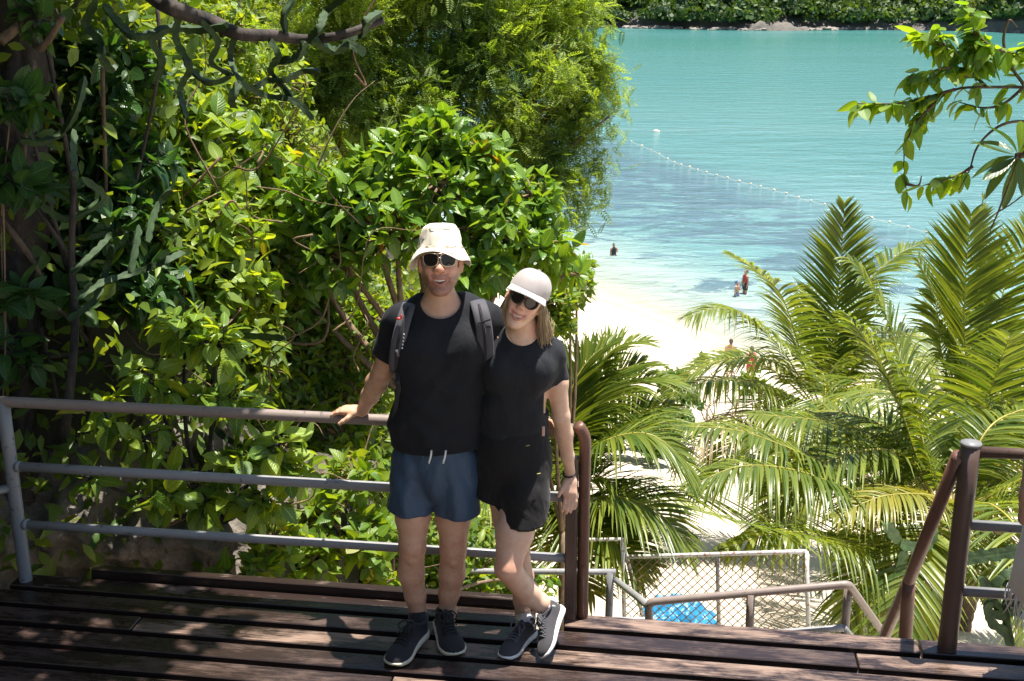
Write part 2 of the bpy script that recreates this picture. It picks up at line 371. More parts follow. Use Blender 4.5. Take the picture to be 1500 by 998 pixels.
# --- swim line: floats strung on a rope
px = [(925, 208), (940, 214), (954, 220), (966, 226), (978, 233), (988, 238), (998, 242), (1010, 245), (1022, 249), (1035, 253), (1050, 257), (1066, 261), (1083, 266), (1100, 270), (1114, 274), (1134, 279), (1152, 284), (1170, 290), (1188, 295), (1208, 300), (1230, 306), (1252, 313), (1277, 320), (1303, 326), (1330, 333), (1358, 341)]
fl = thing('swim_line', 'long line of small cream floats on a rope marking the swimming area', 'float line', G(1130, 279, SEA_Z))
P3 = np.array([G(u, v, SEA_Z) for u, v in px])
mb = MB().tube(spline(P3 + [0, 0, -0.005], 90), 0.014, 6); mb.build('rope', flat('rope', (0.5, 0.46, 0.38), 0.8), fl)
FV, FF = blob(12, 8); buoy_mat = flat('float_plastic', (0.72, 0.63, 0.45), 0.45, 0.2, 8)
me_float = None
for i, p in enumerate(P3):
    if me_float is None:
        V = FV * np.array([0.2, 0.14, 0.14]); o = MB().add(V, FF).add(FV * [0.06, 0.1, 0.1] + [0.19, 0, 0], FF).build('float', buoy_mat, fl); me_float = o.data
    else: o = link('float', me_float, fl)
    o.location = tuple(p + [0, 0, 0.05]); o.rotation_euler = (0, 0, float(rng.uniform(0, 3))); o.scale = [float(rng.uniform(0.5, 0.75))] * 3
o = link('float', me_float, fl); o.location = tuple(G(961, 193, SEA_Z)); o.scale = (1.8, 1.8, 1.8)
# ================================================================== deck, railings, stairs
PA, PB, PC = G(38, 850), G(835, 905), G(1387, 950)             # feet of the three main posts
du = nrm((PC - PA) * [1, 1, 0]); dv = np.array([-du[1], du[0], 0]); dz = np.array([0, 0, 1.0])
RD = np.stack([du, dv, dz], 1)
O = PA.copy()
def D(u, v, z=0.0): return O + du * u + dv * v + dz * z        # deck frame: u along the boards, v away from the viewer
def duv(p): q = np.asarray(p) - O; return float(q @ du), float(q @ dv)
uB, uC = duv(PB)[0], duv(PC)[0]
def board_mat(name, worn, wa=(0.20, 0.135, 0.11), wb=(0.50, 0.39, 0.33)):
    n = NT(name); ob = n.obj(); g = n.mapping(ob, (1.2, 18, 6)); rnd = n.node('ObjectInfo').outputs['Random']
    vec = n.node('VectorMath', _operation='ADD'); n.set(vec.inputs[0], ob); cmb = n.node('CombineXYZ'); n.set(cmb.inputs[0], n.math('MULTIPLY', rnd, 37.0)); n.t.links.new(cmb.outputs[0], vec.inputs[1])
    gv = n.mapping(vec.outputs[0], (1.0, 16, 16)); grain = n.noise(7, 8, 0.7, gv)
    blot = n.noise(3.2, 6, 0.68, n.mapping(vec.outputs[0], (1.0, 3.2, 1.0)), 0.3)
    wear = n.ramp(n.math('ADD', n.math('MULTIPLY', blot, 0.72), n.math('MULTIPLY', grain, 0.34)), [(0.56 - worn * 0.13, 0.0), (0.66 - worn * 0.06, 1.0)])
    nz = n.node('SeparateXYZ', i0=n.node('NewGeometry').outputs['Normal']).outputs[2]; wear = n.math('MULTIPLY', wear, n.ramp(nz, [(0.6, 0.0), (0.95, 1.0)]))   # feet wear the tops; edges stay dark, painting shade into the gaps
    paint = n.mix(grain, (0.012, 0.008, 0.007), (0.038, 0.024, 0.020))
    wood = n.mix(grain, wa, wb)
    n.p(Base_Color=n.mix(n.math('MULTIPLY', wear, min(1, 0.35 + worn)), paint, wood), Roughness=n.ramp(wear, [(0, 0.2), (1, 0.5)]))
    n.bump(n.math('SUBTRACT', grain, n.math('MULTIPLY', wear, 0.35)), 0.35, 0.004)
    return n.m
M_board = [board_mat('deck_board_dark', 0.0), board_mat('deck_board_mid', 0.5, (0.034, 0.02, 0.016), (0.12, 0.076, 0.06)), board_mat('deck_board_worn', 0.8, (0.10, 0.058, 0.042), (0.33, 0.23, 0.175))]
M_nail = flat('nail_head', (0.04, 0.035, 0.03), 0.5)
deck = thing('wooden_deck', 'dark slatted wooden viewing deck with worn paint and a kerb board', 'deck', O)
me_board = {}
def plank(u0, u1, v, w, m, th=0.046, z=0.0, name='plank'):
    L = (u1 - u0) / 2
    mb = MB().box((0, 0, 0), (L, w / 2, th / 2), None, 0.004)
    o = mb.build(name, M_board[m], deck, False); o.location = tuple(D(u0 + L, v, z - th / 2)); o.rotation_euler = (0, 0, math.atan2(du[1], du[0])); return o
pitch_v, bw = 0.157, 0.116
U0, U1 = -1.4, 6.2
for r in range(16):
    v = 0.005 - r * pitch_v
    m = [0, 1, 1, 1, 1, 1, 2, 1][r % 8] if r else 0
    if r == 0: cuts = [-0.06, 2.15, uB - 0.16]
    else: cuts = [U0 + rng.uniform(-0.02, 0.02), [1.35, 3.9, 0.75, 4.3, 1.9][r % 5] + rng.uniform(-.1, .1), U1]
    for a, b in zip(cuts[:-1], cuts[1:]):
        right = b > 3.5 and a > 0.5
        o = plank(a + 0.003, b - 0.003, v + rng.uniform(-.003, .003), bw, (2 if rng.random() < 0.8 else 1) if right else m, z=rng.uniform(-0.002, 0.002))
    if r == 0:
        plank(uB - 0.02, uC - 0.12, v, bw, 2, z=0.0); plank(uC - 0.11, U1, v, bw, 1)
for r in range(1, 16):                                          # added dark strips under the gaps stand in for their shade
    MB().box((0, 0, 0), ((U1 - U0) / 2, 0.040, 0.007), RD).build('gap_shade_strip', M_board[0], deck, False).location = tuple(D((U0 + U1) / 2, 0.005 - (r - .5) * pitch_v, -0.057))
# kerb board on edge along the left bay, standing on the joist ends
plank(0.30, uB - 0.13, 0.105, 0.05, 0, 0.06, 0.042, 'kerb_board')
for vv in (-0.12, -1.1, -2.1):
    for u0, u1 in ((-1.4, 2.4), (2.4, 6.2)):
        MB().box((0, 0, 0), ((u1 - u0) / 2 - 0.01, 0.04, 0.07), RD).build('beam', M_board[0], deck, False).location = tuple(D((u0 + u1) / 2, vv, -0.18))
for uu in np.arange(-1.2, 6.2, 1.2):
    o = MB().box((0, 0, 0), (0.035, 1.15, 0.035), RD).build('joist', M_board[0], deck, False); o.location = tuple(D(uu, -1.06, -0.099))
for uu in (-1.0, 1.0, 3.0, 5.0):
    for vv in (-0.12, -2.1):
        MB().box((0, 0, 0), (0.07, 0.07, 1.4), RD).build('deck_post', M_board[0], deck, False).location = tuple(D(uu, vv + 0.0, -1.65))

def pipe_mat(name, a, b, rough=0.38):
    n = NT(name); f = n.noise(11, 6, 0.7, n.pos()); c = n.mix(f, a, b)
    c = n.mix(n.ramp(n.noise(26, 6, 0.75, n.pos()), [(0.60, 0.0), (0.64, 0.85)]), c, tuple(x * 0.4 for x in a)); c = n.mix(n.ramp(n.noise(17, 7, 0.8, n.pos()), [(0.66, 0.0), (0.71, 0.9)]), c, (0.13, 0.055, 0.025))
    n.p(Base_Color=c, Roughness=n.ramp(f, [(0.3, rough - 0.08), (0.7, rough + 0.15)])); n.bump(n.noise(60, 3, 0.6, n.pos()), 0.12, 0.003); return n.m
M_grey = pipe_mat('grey_pipe_paint', (0.17, 0.17, 0.175), (0.25, 0.25, 0.255))
M_lgrey = pipe_mat('pale_grey_pipe_paint', (0.22, 0.215, 0.215), (0.32, 0.31, 0.305))
M_taupe = pipe_mat('taupe_pipe_paint', (0.19, 0.15, 0.13), (0.29, 0.235, 0.205))
M_brown = pipe_mat('brown_pipe_paint', (0.10, 0.045, 0.03), (0.17, 0.085, 0.06))
M_dkbrown = pipe_mat('dark_brown_pipe_paint', (0.055, 0.033, 0.026), (0.11, 0.068, 0.052))
def pipe(name, pts, r, m, parent, n=14, bend=False):
    P = np.asarray(pts, float)
    if bend and len(P) > 2:                                    # round the corners
        Q = [P[0]]
        for a, b, c in zip(P[:-2], P[1:-1], P[2:]):
            k = 1.6 * r; p, q = b + nrm(a - b) * k, b + nrm(c - b) * k
            for t in np.linspace(0, 1, 5): Q.append((1 - t) ** 2 * p + 2 * t * (1 - t) * b + t * t * q)
        P = np.array(Q + [P[-1]])
    elif len(P) == 2: P = P[0] + (P[1] - P[0]) * np.linspace(0, 1, 6)[:, None]
    o = MB().tube(P, r, n).build(name, m, parent)
    return o
# --- railing of the left bay
def on_line(u, v):
    """point on the vertical plane of the railing seen at this pixel"""
    d = ray(u, v); c = np.array([0, 0, CAM_H]); t = ((O - c) @ dv) / (d @ dv); return c + d * t
rail = thing('railing', 'grey pipe railing with three bars behind the couple', 'railing', PA)
HT = on_line(300, 604)[2]; HM = on_line(300, 700)[2]; HL = on_line(300, 786)[2]
zoff = np.array([0, 0, 0])
pipe('post', [PA + [0, 0, -0.3], PA + [0, 0, HT]], 0.031, M_grey, rail, 16)
for nm, hz_, r_, mm in (('top_rail', HT, 0.0255, M_taupe), ('middle_rail', HM, 0.023, M_lgrey), ('bottom_rail', HL, 0.021, M_lgrey)):
    a = -1.6 if nm == 'top_rail' else 0.0
    pipe(nm, [D(a, a / uB * duv(PB)[1], hz_), D(uB, duv(PB)[1], hz_)], r_, mm, rail, 16)
pipe('middle_rail', [D(0, 0, HM - 0.11), D(-0.9, -0.75, HM - 0.11)], 0.021, M_grey, rail)
for hz_ in (HM, HL): 
    MB().tube([D(0.026, 0, hz_), D(0.05, 0, hz_)], 0.027, 14).build('weld_collar', M_grey, rail)
pb = thing('stair_post', 'brown stair post pair beside the woman, pipe handrail bent down from its top', 'post', PB)
MB().box(PB + [0, 0, 0.33], (0.026, 0.030, 0.47), RD, 0.006).build('flat_post', M_dkbrown, pb, False)
pbt = on_line(847, 634)
pipe('handrail', [PB + du * 0.054 + dv * 0.02 + [0, 0, -0.2], PB + du * 0.054 + dv * 0.02 + [0, 0, HT - 0.03], PB + du * 0.02 + [0, 0, HT + 0.02], PB - du * 0.1 + [0, 0, HT]][:3], 0.027, M_brown, pb, 14, True)
# --- right post with its bars and stair handrail
rr = thing('railing', 'brown post and short bars of the railing right of the stair opening', 'railing', PC)
ct = on_line(1422, 652)
pipe('post', [PC + [0, 0, -0.25], np.array([PC[0], PC[1], ct[2]])], 0.041, M_dkbrown, rr, 18)
MB().tube([np.array([PC[0], PC[1], ct[2]]), np.array([PC[0], PC[1], ct[2] + 0.012])], 0.043, 18).build('post_cap', M_grey, rr)
zr = [on_line(1470, v)[2] for v in (664, 772, 870)]
for nm, hz_, mm, r_ in (('top_rail', zr[0], M_dkbrown, 0.024), ('middle_rail', zr[1], M_grey, 0.023), ('bottom_rail', zr[2], M_grey, 0.023)):
    pipe(nm, [D(uC, 0, hz_), D(uC + 2.0, 0, hz_)], r_, mm, rr, 16)
pipe('post', [D(uC + 2.0, 0, -0.3), D(uC + 2.0, 0, zr[0] + 0.02)], 0.035, M_dkbrown, rr, 16)
ho = -du * 0.045
yk = PC[1] + 0.62
pipe('handrail', [np.array([PC[0], PC[1], ct[2] - 0.05]) + ho, W(1331, 852, yk), W(1283, 960, yk + 0.42)], 0.030, M_brown, rr, 14, True)
pipe('handrail_post', [W(1331, 852, yk), W(1324, 975, yk)], 0.033, M_brown, rr)
# --- stairs and landing below
st = thing('stair', 'wooden stair flight dropping from the deck towards the beach', 'stairs', D((uB + uC) / 2, 0.6, -1))
for k in range(11):
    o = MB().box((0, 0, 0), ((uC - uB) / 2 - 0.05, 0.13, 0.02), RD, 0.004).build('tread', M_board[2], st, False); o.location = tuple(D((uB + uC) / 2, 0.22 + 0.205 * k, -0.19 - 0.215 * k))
for s in (0.03, uC - uB - 0.03):
    a, b = D(uB + s, 0.1, -0.14), D(uB + s, 2.3, -2.55); MB().tube([a, b], 0.05, 4).build('stringer', M_board[0], st, False)
    pipe('stair_support', [D(uB + s, 2.2, -2.5), D(uB + s, 2.2, -4.2)], 0.05, M_dkbrown, st)
land = thing('landing', 'lower stair landing of dark boards beneath the pale pipe rails', 'landing', D(uB, 2.6, -1.5))
for k in range(6):
    MB().box((0, 0, 0), (1.95, 0.062, 0.018), RD, 0.003).build('plank', M_board[1], land, False).location = tuple(D(uB + 0.15, 2.36 + 0.14 * k, -2.62))
for uu in (-1.6, 0.2, 1.9):
    MB().box((0, 0, 0), (0.06, 0.06, 1.4), RD).build('landing_post', M_dkbrown, land, False).location = tuple(D(uB + uu, 2.7, -3.99))
# lower pipe rails, traced along the far edge of the landing
YL = 6.9
lr = thing('stair_rail', 'taupe pipe handrail sloping along the lower stair landing', 'handrail', W(950, 960, YL))
a, b = W(950, 882, YL - 0.55), W(1243, 856, YL - 0.75)
pipe('top_rail', [W(954, 1060, YL - 0.55), a, b, W(1303, 940, YL - 0.1), W(1350, 1010, YL + 0.35)], 0.024, M_taupe, lr, 14, True)
pipe('bottom_rail', [W(1100, 930, YL - 0.65), W(1236, 920, YL - 0.75)], 0.021, M_lgrey, lr)
pipe('bottom_rail', [W(1236, 920, YL - 0.75), W(1262, 950, YL - 0.5)], 0.02, M_grey, lr)
for (t0, t1) in (((1100, 870), (1092, 1065)), ((1243, 858), (1226, 1060))):
    pipe('post', [W(*t0, YL - 0.66), W(*t1, YL - 0.66)], 0.025, M_taupe, lr)
fr = thing('stair_rail', 'pale grey pipe rail running behind the couple below the deck', 'handrail', W(890, 930, YL + 1.1))
y2 = YL + 1.6
pipe('top_rail', [W(556, 836, y2), W(902, 838, y2 - 0.3)], 0.024, M_lgrey, fr)
pipe('top_rail', [W(902, 850, y2 - 0.3), W(948, 886, YL - 0.5)], 0.024, M_lgrey, fr)
pipe('bottom_rail', [W(860, 908, y2 - 0.3), W(960, 908, y2 - 0.3)], 0.022, M_lgrey, fr)
pipe('post', [W(894, 838, y2 - 0.3), W(888, 1020, y2 - 0.3)], 0.030, M_grey, fr)
pipe('post', [W(557, 838, y2), W(566, 1010, y2)], 0.026, M_grey, fr)
pipe('brace', [W(566, 838, y2), W(618, 905, y2 - 0.5)], 0.024, M_lgrey, fr)
# --- chain-link fence further down
n = NT('white_fence_paint'); f = n.noise(9, 6, 0.7, n.pos())
n.p(Base_Color=n.mix(n.ramp(n.noise(30, 5, 0.7, n.pos()), [(0.53, 0.0), (0.62, 1.0)]), (0.60, 0.59, 0.56), (0.32, 0.13, 0.06)), Roughness=0.55); M_wht = n.m
M_wire = flat('rusty_wire', (0.24, 0.16, 0.09), 0.6, 0.5, 6)
fe = thing('chain_link_fence', 'rusty chain link fence with peeling white pipe posts and tops', 'fence', W(1050, 950, 9))
ya, yb_ = 9.6, 9.0
tA, tB = W(919, 816, ya), W(1181, 808, yb_); bA, bB = W(934, 960, ya - 0.05), W(1212, 960, yb_ - 0.05)
tM = (tA + tB) / 2; tM = W(1051, 813, (ya + yb_) / 2); bM = W(1072, 955, (ya + yb_) / 2)
pipe('top_rail', [tA, tB], 0.019, M_wht, fe)
for p, q in ((W(912, 790, ya), W(928, 980, ya) + [0, 0, -1.6]), (tM, bM + [0, 0, -1.6]), (tB, bB + [0, 0, -1.6])): pipe('post', [p, q], 0.019, M_wht, fe)
pipe('brace', [W(914, 800, ya), W(942, 905, ya + 0.1)], 0.016, M_wht, fe)
pipe('top_rail', [W(845, 791, ya + 0.1), W(916, 790, ya)], 0.016, M_wht, fe)
mb = MB(); fu = tB - tA; fw = np.linalg.norm(fu); fh = abs((bA - tA)[2]); k = 0.085
fun = fu / fw; nn = int((fw + fh) / k)
for i in range(nn + 1):
    for sgn in (0, 1):
        s0 = i * k if sgn else i * k - fh
        p0, p1 = max(s0, 0) if not sgn else s0, None
        # line going right-down (sgn 0) or left-down (sgn 1), clipped to the panel
        if sgn == 0: x0, x1 = max(0, s0), min(fw, s0 + fh); z0, z1 = x0 - s0, x1 - s0
        else: x0, x1 = min(fw, s0), max(0, s0 - fh); z0, z1 = s0 - x0, s0 - x1
        if (sgn == 0 and x1 <= x0) or (sgn == 1 and x1 >= x0): continue
        off = np.array([0, 0.006 * (1 if sgn else -1), 0])
        mb.tube([tA + fun * x0 - [0, 0, z0] + off, tA + fun * x1 - [0, 0, z1] + off], 0.0046, 4, False)
tag(mb.build('wire_mesh', M_wire, fe), kind='stuff')
# --- blue tarpaulin bundle on the sand
tp = thing('tarpaulin', 'crumpled blue tarpaulin lying on the sand behind the chain link fence', 'tarpaulin', (0, 0, 0))
q = G(1000, 906, -7.2); gz = float(ground_z(q[0], q[1]))
for it in range(6): q = G(1000, 906, gz + 0.12); gz = float(ground_z(q[0], q[1]))
tp.location = (q[0], q[1], gz)
uu, vv = np.meshgrid(np.linspace(-1, 1, 60), np.linspace(-1, 1, 50)); rr_ = np.sqrt(uu ** 2 + vv ** 2)
ed = np.clip(1.15 - np.maximum(np.abs(uu), np.abs(vv)) ** 4, 0, 1)
zz = 0.36 * ed * np.exp(-1.2 * (uu ** 2 + (vv - 0.1) ** 2)) + 0.10 * np.abs(fbm(uu * 2.6, vv * 3.2, uu * 0 + 2, 4)) * ed + 0.015
TX = q[0] + uu * 0.55 * (1 + 0.16 * noise3(vv * 2, uu, uu * 0)); TY = q[1] + vv * 0.55 * (1 + 0.2 * noise3(uu * 2, vv, uu * 0 + 4))
n = NT('blue_tarpaulin'); n.p(Base_Color=n.mix(n.noise(6, 4, 0.6, n.pos()), (0.01, 0.15, 0.36), (0.03, 0.28, 0.52)), Roughness=0.35); n.bump(n.noise(9, 5, 0.6, n.pos()), 0.5, 0.03)
np_mesh('sheet', np.stack([TX, TY, zz + ground_z(TX, TY)], -1).reshape(-1, 3), quad(np.arange(uu.size).reshape(uu.shape)), n.m, tp)
# ================================================================== people
class Vox:
    """signed-distance grid: tapered limbs and ellipsoids blended into one continuous skin, meshed by surface nets"""
    def __init__(s, lo, hi, res):
        s.lo = np.asarray(lo, float); s.res = res
        s.dim = np.maximum(4, np.ceil((np.asarray(hi) - s.lo) / res).astype(int) + 1); s.g = np.full(s.dim, 0.5, np.float32)
    def _sub(s, lo, hi):
        a = np.clip(np.floor((lo - s.lo) / s.res).astype(int), 0, s.dim - 1); b = np.clip(np.ceil((hi - s.lo) / s.res).astype(int) + 1, 1, s.dim)
        if np.any(b <= a): return None
        sl = tuple(slice(i, j) for i, j in zip(a, b)); ax = [(s.lo[k] + np.arange(a[k], b[k]) * s.res).astype(np.float32) for k in range(3)]
        return sl, ax[0][:, None, None], ax[1][None, :, None], ax[2][None, None, :]
    def _comb(s, sl, d, k, op):
        g = s.g[sl]
        if op == 'u': h = np.clip(0.5 + 0.5 * (g - d) / k, 0, 1); s.g[sl] = g * (1 - h) + d * h - k * h * (1 - h)
        elif op == 's': h = np.clip(0.5 - 0.5 * (g + d) / k, 0, 1); s.g[sl] = g * (1 - h) - d * h + k * h * (1 - h)
    def cone(s, a, b, ra, rb, k=0.02, ax=None, sc_=1.0, op='u'):
        """ax/sc_: squash the section along unit vector ax by factor sc_"""
        a = np.asarray(a, float); b = np.asarray(b, float); m = max(ra, rb) * max(1, sc_) + k + 3 * s.res
        r = s._sub(np.minimum(a, b) - m, np.maximum(a, b) + m)
        if r is None: return s
        sl, X, Y, Z = r; ba = b - a; L = float(ba @ ba) + 1e-9
        px, py, pz = X - a[0], Y - a[1], Z - a[2]
        t = np.clip((px * ba[0] + py * ba[1] + pz * ba[2]) / L, 0, 1)
        qx, qy, qz = px - t * ba[0], py - t * ba[1], pz - t * ba[2]
        if ax is not None:
            c = (qx * ax[0] + qy * ax[1] + qz * ax[2]) * (1.0 / sc_ - 1.0); qx, qy, qz = qx + c * ax[0], qy + c * ax[1], qz + c * ax[2]
        d = (np.sqrt(qx * qx + qy * qy + qz * qz) - (ra + (rb - ra) * t)) * min(1.0, sc_)
        s._comb(sl, d.astype(np.float32), k, op); return s
    def chain(s, pts, k=0.02, ax=None, sc_=1.0):
        for (p, r), (q, t) in zip(pts[:-1], pts[1:]): s.cone(p, q, r, t, k, ax, sc_)
        return s
    def ell(s, c, r, R=None, k=0.015, op='u'):
        c = np.asarray(c, float); r = np.asarray(r, float); m = r.max() + k + 3 * s.res; q = s._sub(c - m, c + m)
        if q is None: return s
        sl, X, Y, Z = q; R = np.eye(3) if R is None else np.asarray(R)
        p = [(X - c[0]) * R[0, i] + (Y - c[1]) * R[1, i] + (Z - c[2]) * R[2, i] for i in range(3)]
        k0 = np.sqrt(sum((p[i] / r[i]) ** 2 for i in range(3))); k1 = np.sqrt(sum((p[i] / r[i] ** 2) ** 2 for i in range(3)))
        d = k0 * (k0 - 1.0) / np.maximum(k1, 1e-6); s._comb(sl, d.astype(np.float32), k, op); return s
    def cut(s, p, nrm_):
        """remove everything on the side nrm_ points to"""
        n_ = nrm(nrm_); X = [(s.lo[i] + np.arange(s.dim[i]) * s.res).astype(np.float32) for i in range(3)]
        d = (X[0][:, None, None] - p[0]) * n_[0] + (X[1][None, :, None] - p[1]) * n_[1] + (X[2][None, None, :] - p[2]) * n_[2]
        np.maximum(s.g, d, out=s.g); return s
    def grid(s):
        return np.meshgrid(*[s.lo[i] + np.arange(s.dim[i]) * s.res for i in range(3)], indexing='ij')
    def fold(s, fn, band=0.03):
        m = np.nonzero(np.abs(s.g) < band); P = [s.lo[i] + m[i] * s.res for i in range(3)]; s.g[m] += fn(*P); return s
    def mesh(s):
        g = s.g; g[[0, -1]] = 0.5; g[:, [0, -1]] = 0.5; g[:, :, [0, -1]] = 0.5
        ins = g < 0; c = ins[:-1, :-1, :-1].astype(np.int8)
        cnt = sum(ins[i:i + ins.shape[0] - 1, j:j + ins.shape[1] - 1, k:k + ins.shape[2] - 1].astype(np.int8) for i in (0, 1) for j in (0, 1) for k in (0, 1))
        I = np.stack(np.nonzero((cnt > 0) & (cnt < 8)), 1); acc = np.zeros((len(I), 3)); num = np.zeros(len(I))
        cor = [(i, j, k) for i in (0, 1) for j in (0, 1) for k in (0, 1)]
        val = {c_: g[I[:, 0] + c_[0], I[:, 1] + c_[1], I[:, 2] + c_[2]] for c_ in cor}
        for a in cor:
            for x in range(3):
                if a[x]: continue
                b = list(a); b[x] = 1; b = tuple(b); va, vb = val[a], val[b]; m = (va < 0) != (vb < 0)
                t = np.where(m, va / np.where(m, va - vb, 1), 0); p = np.repeat(np.array(a, float)[None], len(I), 0); p[:, x] += t
                acc[m] += p[m]; num[m] += 1
        V = s.lo + (I + acc / num[:, None]) * s.res
        mp = np.full(np.array(g.shape) - 1, -1, np.int32); mp[I[:, 0], I[:, 1], I[:, 2]] = np.arange(len(I)); F = []
        for x in range(3):
            y, z = (x + 1) % 3, (x + 2) % 3
            lo = [slice(None)] * 3; hi = [slice(None)] * 3; lo[x] = slice(0, -1); hi[x] = slice(1, None)
            A, B = ins[tuple(lo)], ins[tuple(hi)]; E = np.stack(np.nonzero(A != B), 1)
            E = E[(E[:, y] > 0) & (E[:, z] > 0) & (E[:, y] < g.shape[y] - 1) & (E[:, z] < g.shape[z] - 1)]
            fl = A[E[:, 0], E[:, 1], E[:, 2]]; q = []
            for oy, oz in ((1, 1), (0, 1), (0, 0), (1, 0)):
                e = E.copy(); e[:, y] -= oy; e[:, z] -= oz; q.append(mp[e[:, 0], e[:, 1], e[:, 2]])
            q = np.stack(q, 1); q[~fl] = q[~fl][:, ::-1]; F.append(q)
        F = np.concatenate(F); F = F[(F >= 0).all(1)]
        for _ in range(2):                                             # light relax
            S = np.zeros_like(V); C_ = np.zeros(len(V))
            for a, b in ((0, 1), (1, 2), (2, 3), (3, 0)):
                np.add.at(S, F[:, a], V[F[:, b]]); np.add.at(C_, F[:, a], 1); np.add.at(S, F[:, b], V[F[:, a]]); np.add.at(C_, F[:, b], 1)
            V = V * 0.5 + 0.5 * S / np.maximum(C_, 1)[:, None]
        return V, F
def vbuild(name, vx, mat, parent, attrs=None, uv=None):
    V, F = vx.mesh(); return np_mesh(name, V, F, mat, parent, True, None, attrs(V) if attrs else None)

# --- materials
n = NT('skin'); t = n.node('Attribute', _attribute_name='tone').outputs['Color']
c = n.mix(n.ramp(n.noise(34, 5, 0.65, n.pos()), [(0.35, 0.0), (0.75, 0.55)]), t, n.mix(1.0, t, (0.84, 0.64, 0.56), 'MULTIPLY'))
c = n.mix(n.ramp(n.noise(160, 3, 0.7, n.pos()), [(0.55, 0.0), (0.75, 0.35)]), c, n.mix(1.0, c, (0.72, 0.55, 0.48), 'MULTIPLY'))
n.p(Base_Color=c, Roughness=0.46); n.set(n.b.inputs['Subsurface Weight'], 0.12); n.set(n.b.inputs['Subsurface Radius'], (0.012, 0.005, 0.003)); n.bump(n.noise(240, 3, 0.6, n.pos()), 0.12, 0.002); M_skin = n.m
def cloth(name, a, b, scale=420, bump=0.25, rough=0.85, sheen=0.15, folds=0.5):
    n = NT(name); wv = n.noise(scale, 2, 0.5, n.pos()); fo = n.noise(9, 4, 0.55, n.mapping(n.pos(), (1.2, 1.2, 0.6)), 0.6)
    n.p(Base_Color=n.mix(wv, a, b), Roughness=rough); n.set(n.b.inputs['Sheen Weight'], sheen); n.set(n.b.inputs['Specular IOR Level'], 0.3)
    n.bump(n.math('ADD', n.math('MULTIPLY', fo, folds * 6), n.math('MULTIPLY', wv, bump * 0.4)), 0.5, 0.006); return n.m
M_tee = cloth('black_cotton', (0.006, 0.007, 0.010), (0.012, 0.013, 0.018), sheen=0.04)
M_tee2 = cloth('charcoal_knit', (0.010, 0.011, 0.014), (0.02, 0.022, 0.027), 380, sheen=0.05)
M_navy = cloth('navy_nylon', (0.03, 0.055, 0.095), (0.05, 0.085, 0.135), 300, 0.2, 0.5, 0.05, 0.8)
M_blk = cloth('black_twill', (0.006, 0.0055, 0.0055), (0.013, 0.012, 0.012), 500, 0.3, 0.8, 0.08, 0.6)
M_cream = cloth('cream_canvas', (0.70, 0.63, 0.50), (0.82, 0.76, 0.64), 500, 0.3, 0.9, 0.1, 0.7)
M_cap = cloth('pale_satin', (0.36, 0.32, 0.305), (0.43, 0.385, 0.37), 600, 0.1, 0.38, 0.2, 0.25)
M_capw = cloth('white_bill', (0.58, 0.56, 0.54), (0.66, 0.64, 0.62), 600, 0.1, 0.55, 0.1, 0.1)
M_lens = flat('dark_lens', (0.012, 0.009, 0.01), 0.06, 0.1, 5, spec=0.4)
M_gold = flat('thin_metal_frame', (0.72, 0.58, 0.42), 0.25, 0.1, 20, 0, 0.9)
M_tort = flat('dark_acetate', (0.03, 0.016, 0.012), 0.2, 0.4, 60)
M_teeth = flat('teeth', (0.74, 0.68, 0.58), 0.3, 0.05, 60)
M_gum = flat('mouth_inside', (0.16, 0.035, 0.03), 0.4, 0.2, 60)
M_knit = cloth('black_knit_upper', (0.012, 0.012, 0.015), (0.035, 0.034, 0.038), 700, 0.5, 0.9, 0.1, 0.15)
M_knit2 = cloth('charcoal_knit_upper', (0.035, 0.033, 0.038), (0.07, 0.066, 0.072), 700, 0.5, 0.9, 0.1, 0.15)
M_sole = flat('cream_sole', (0.62, 0.56, 0.42), 0.6, 0.12, 40, 0.2)
M_sole2 = flat('white_sole', (0.74, 0.72, 0.68), 0.6, 0.1, 40, 0.2)
M_lace = flat('black_lace', (0.012, 0.012, 0.012), 0.8, 0.2, 80)
M_lace2 = flat('grey_lace', (0.10, 0.10, 0.105), 0.8, 0.3, 80)
M_sock = cloth('black_sock', (0.010, 0.010, 0.011), (0.02, 0.02, 0.022))
M_wsock = cloth('white_sock', (0.70, 0.69, 0.67), (0.8, 0.79, 0.77))
def hair_mat(name, a, b):
    n = NT(name); r = n.node('NewGeometry').outputs['Random Per Island']; n.p(Base_Color=n.mix(r, a, b), Roughness=0.42); n.set(n.b.inputs['Anisotropic'], 0.4); return n.m
M_hair_d = hair_mat('dark_hair', (0.012, 0.008, 0.006), (0.03, 0.02, 0.014)); M_hair_l = hair_mat('light_brown_hair', (0.26, 0.18, 0.09), (0.60, 0.46, 0.28))

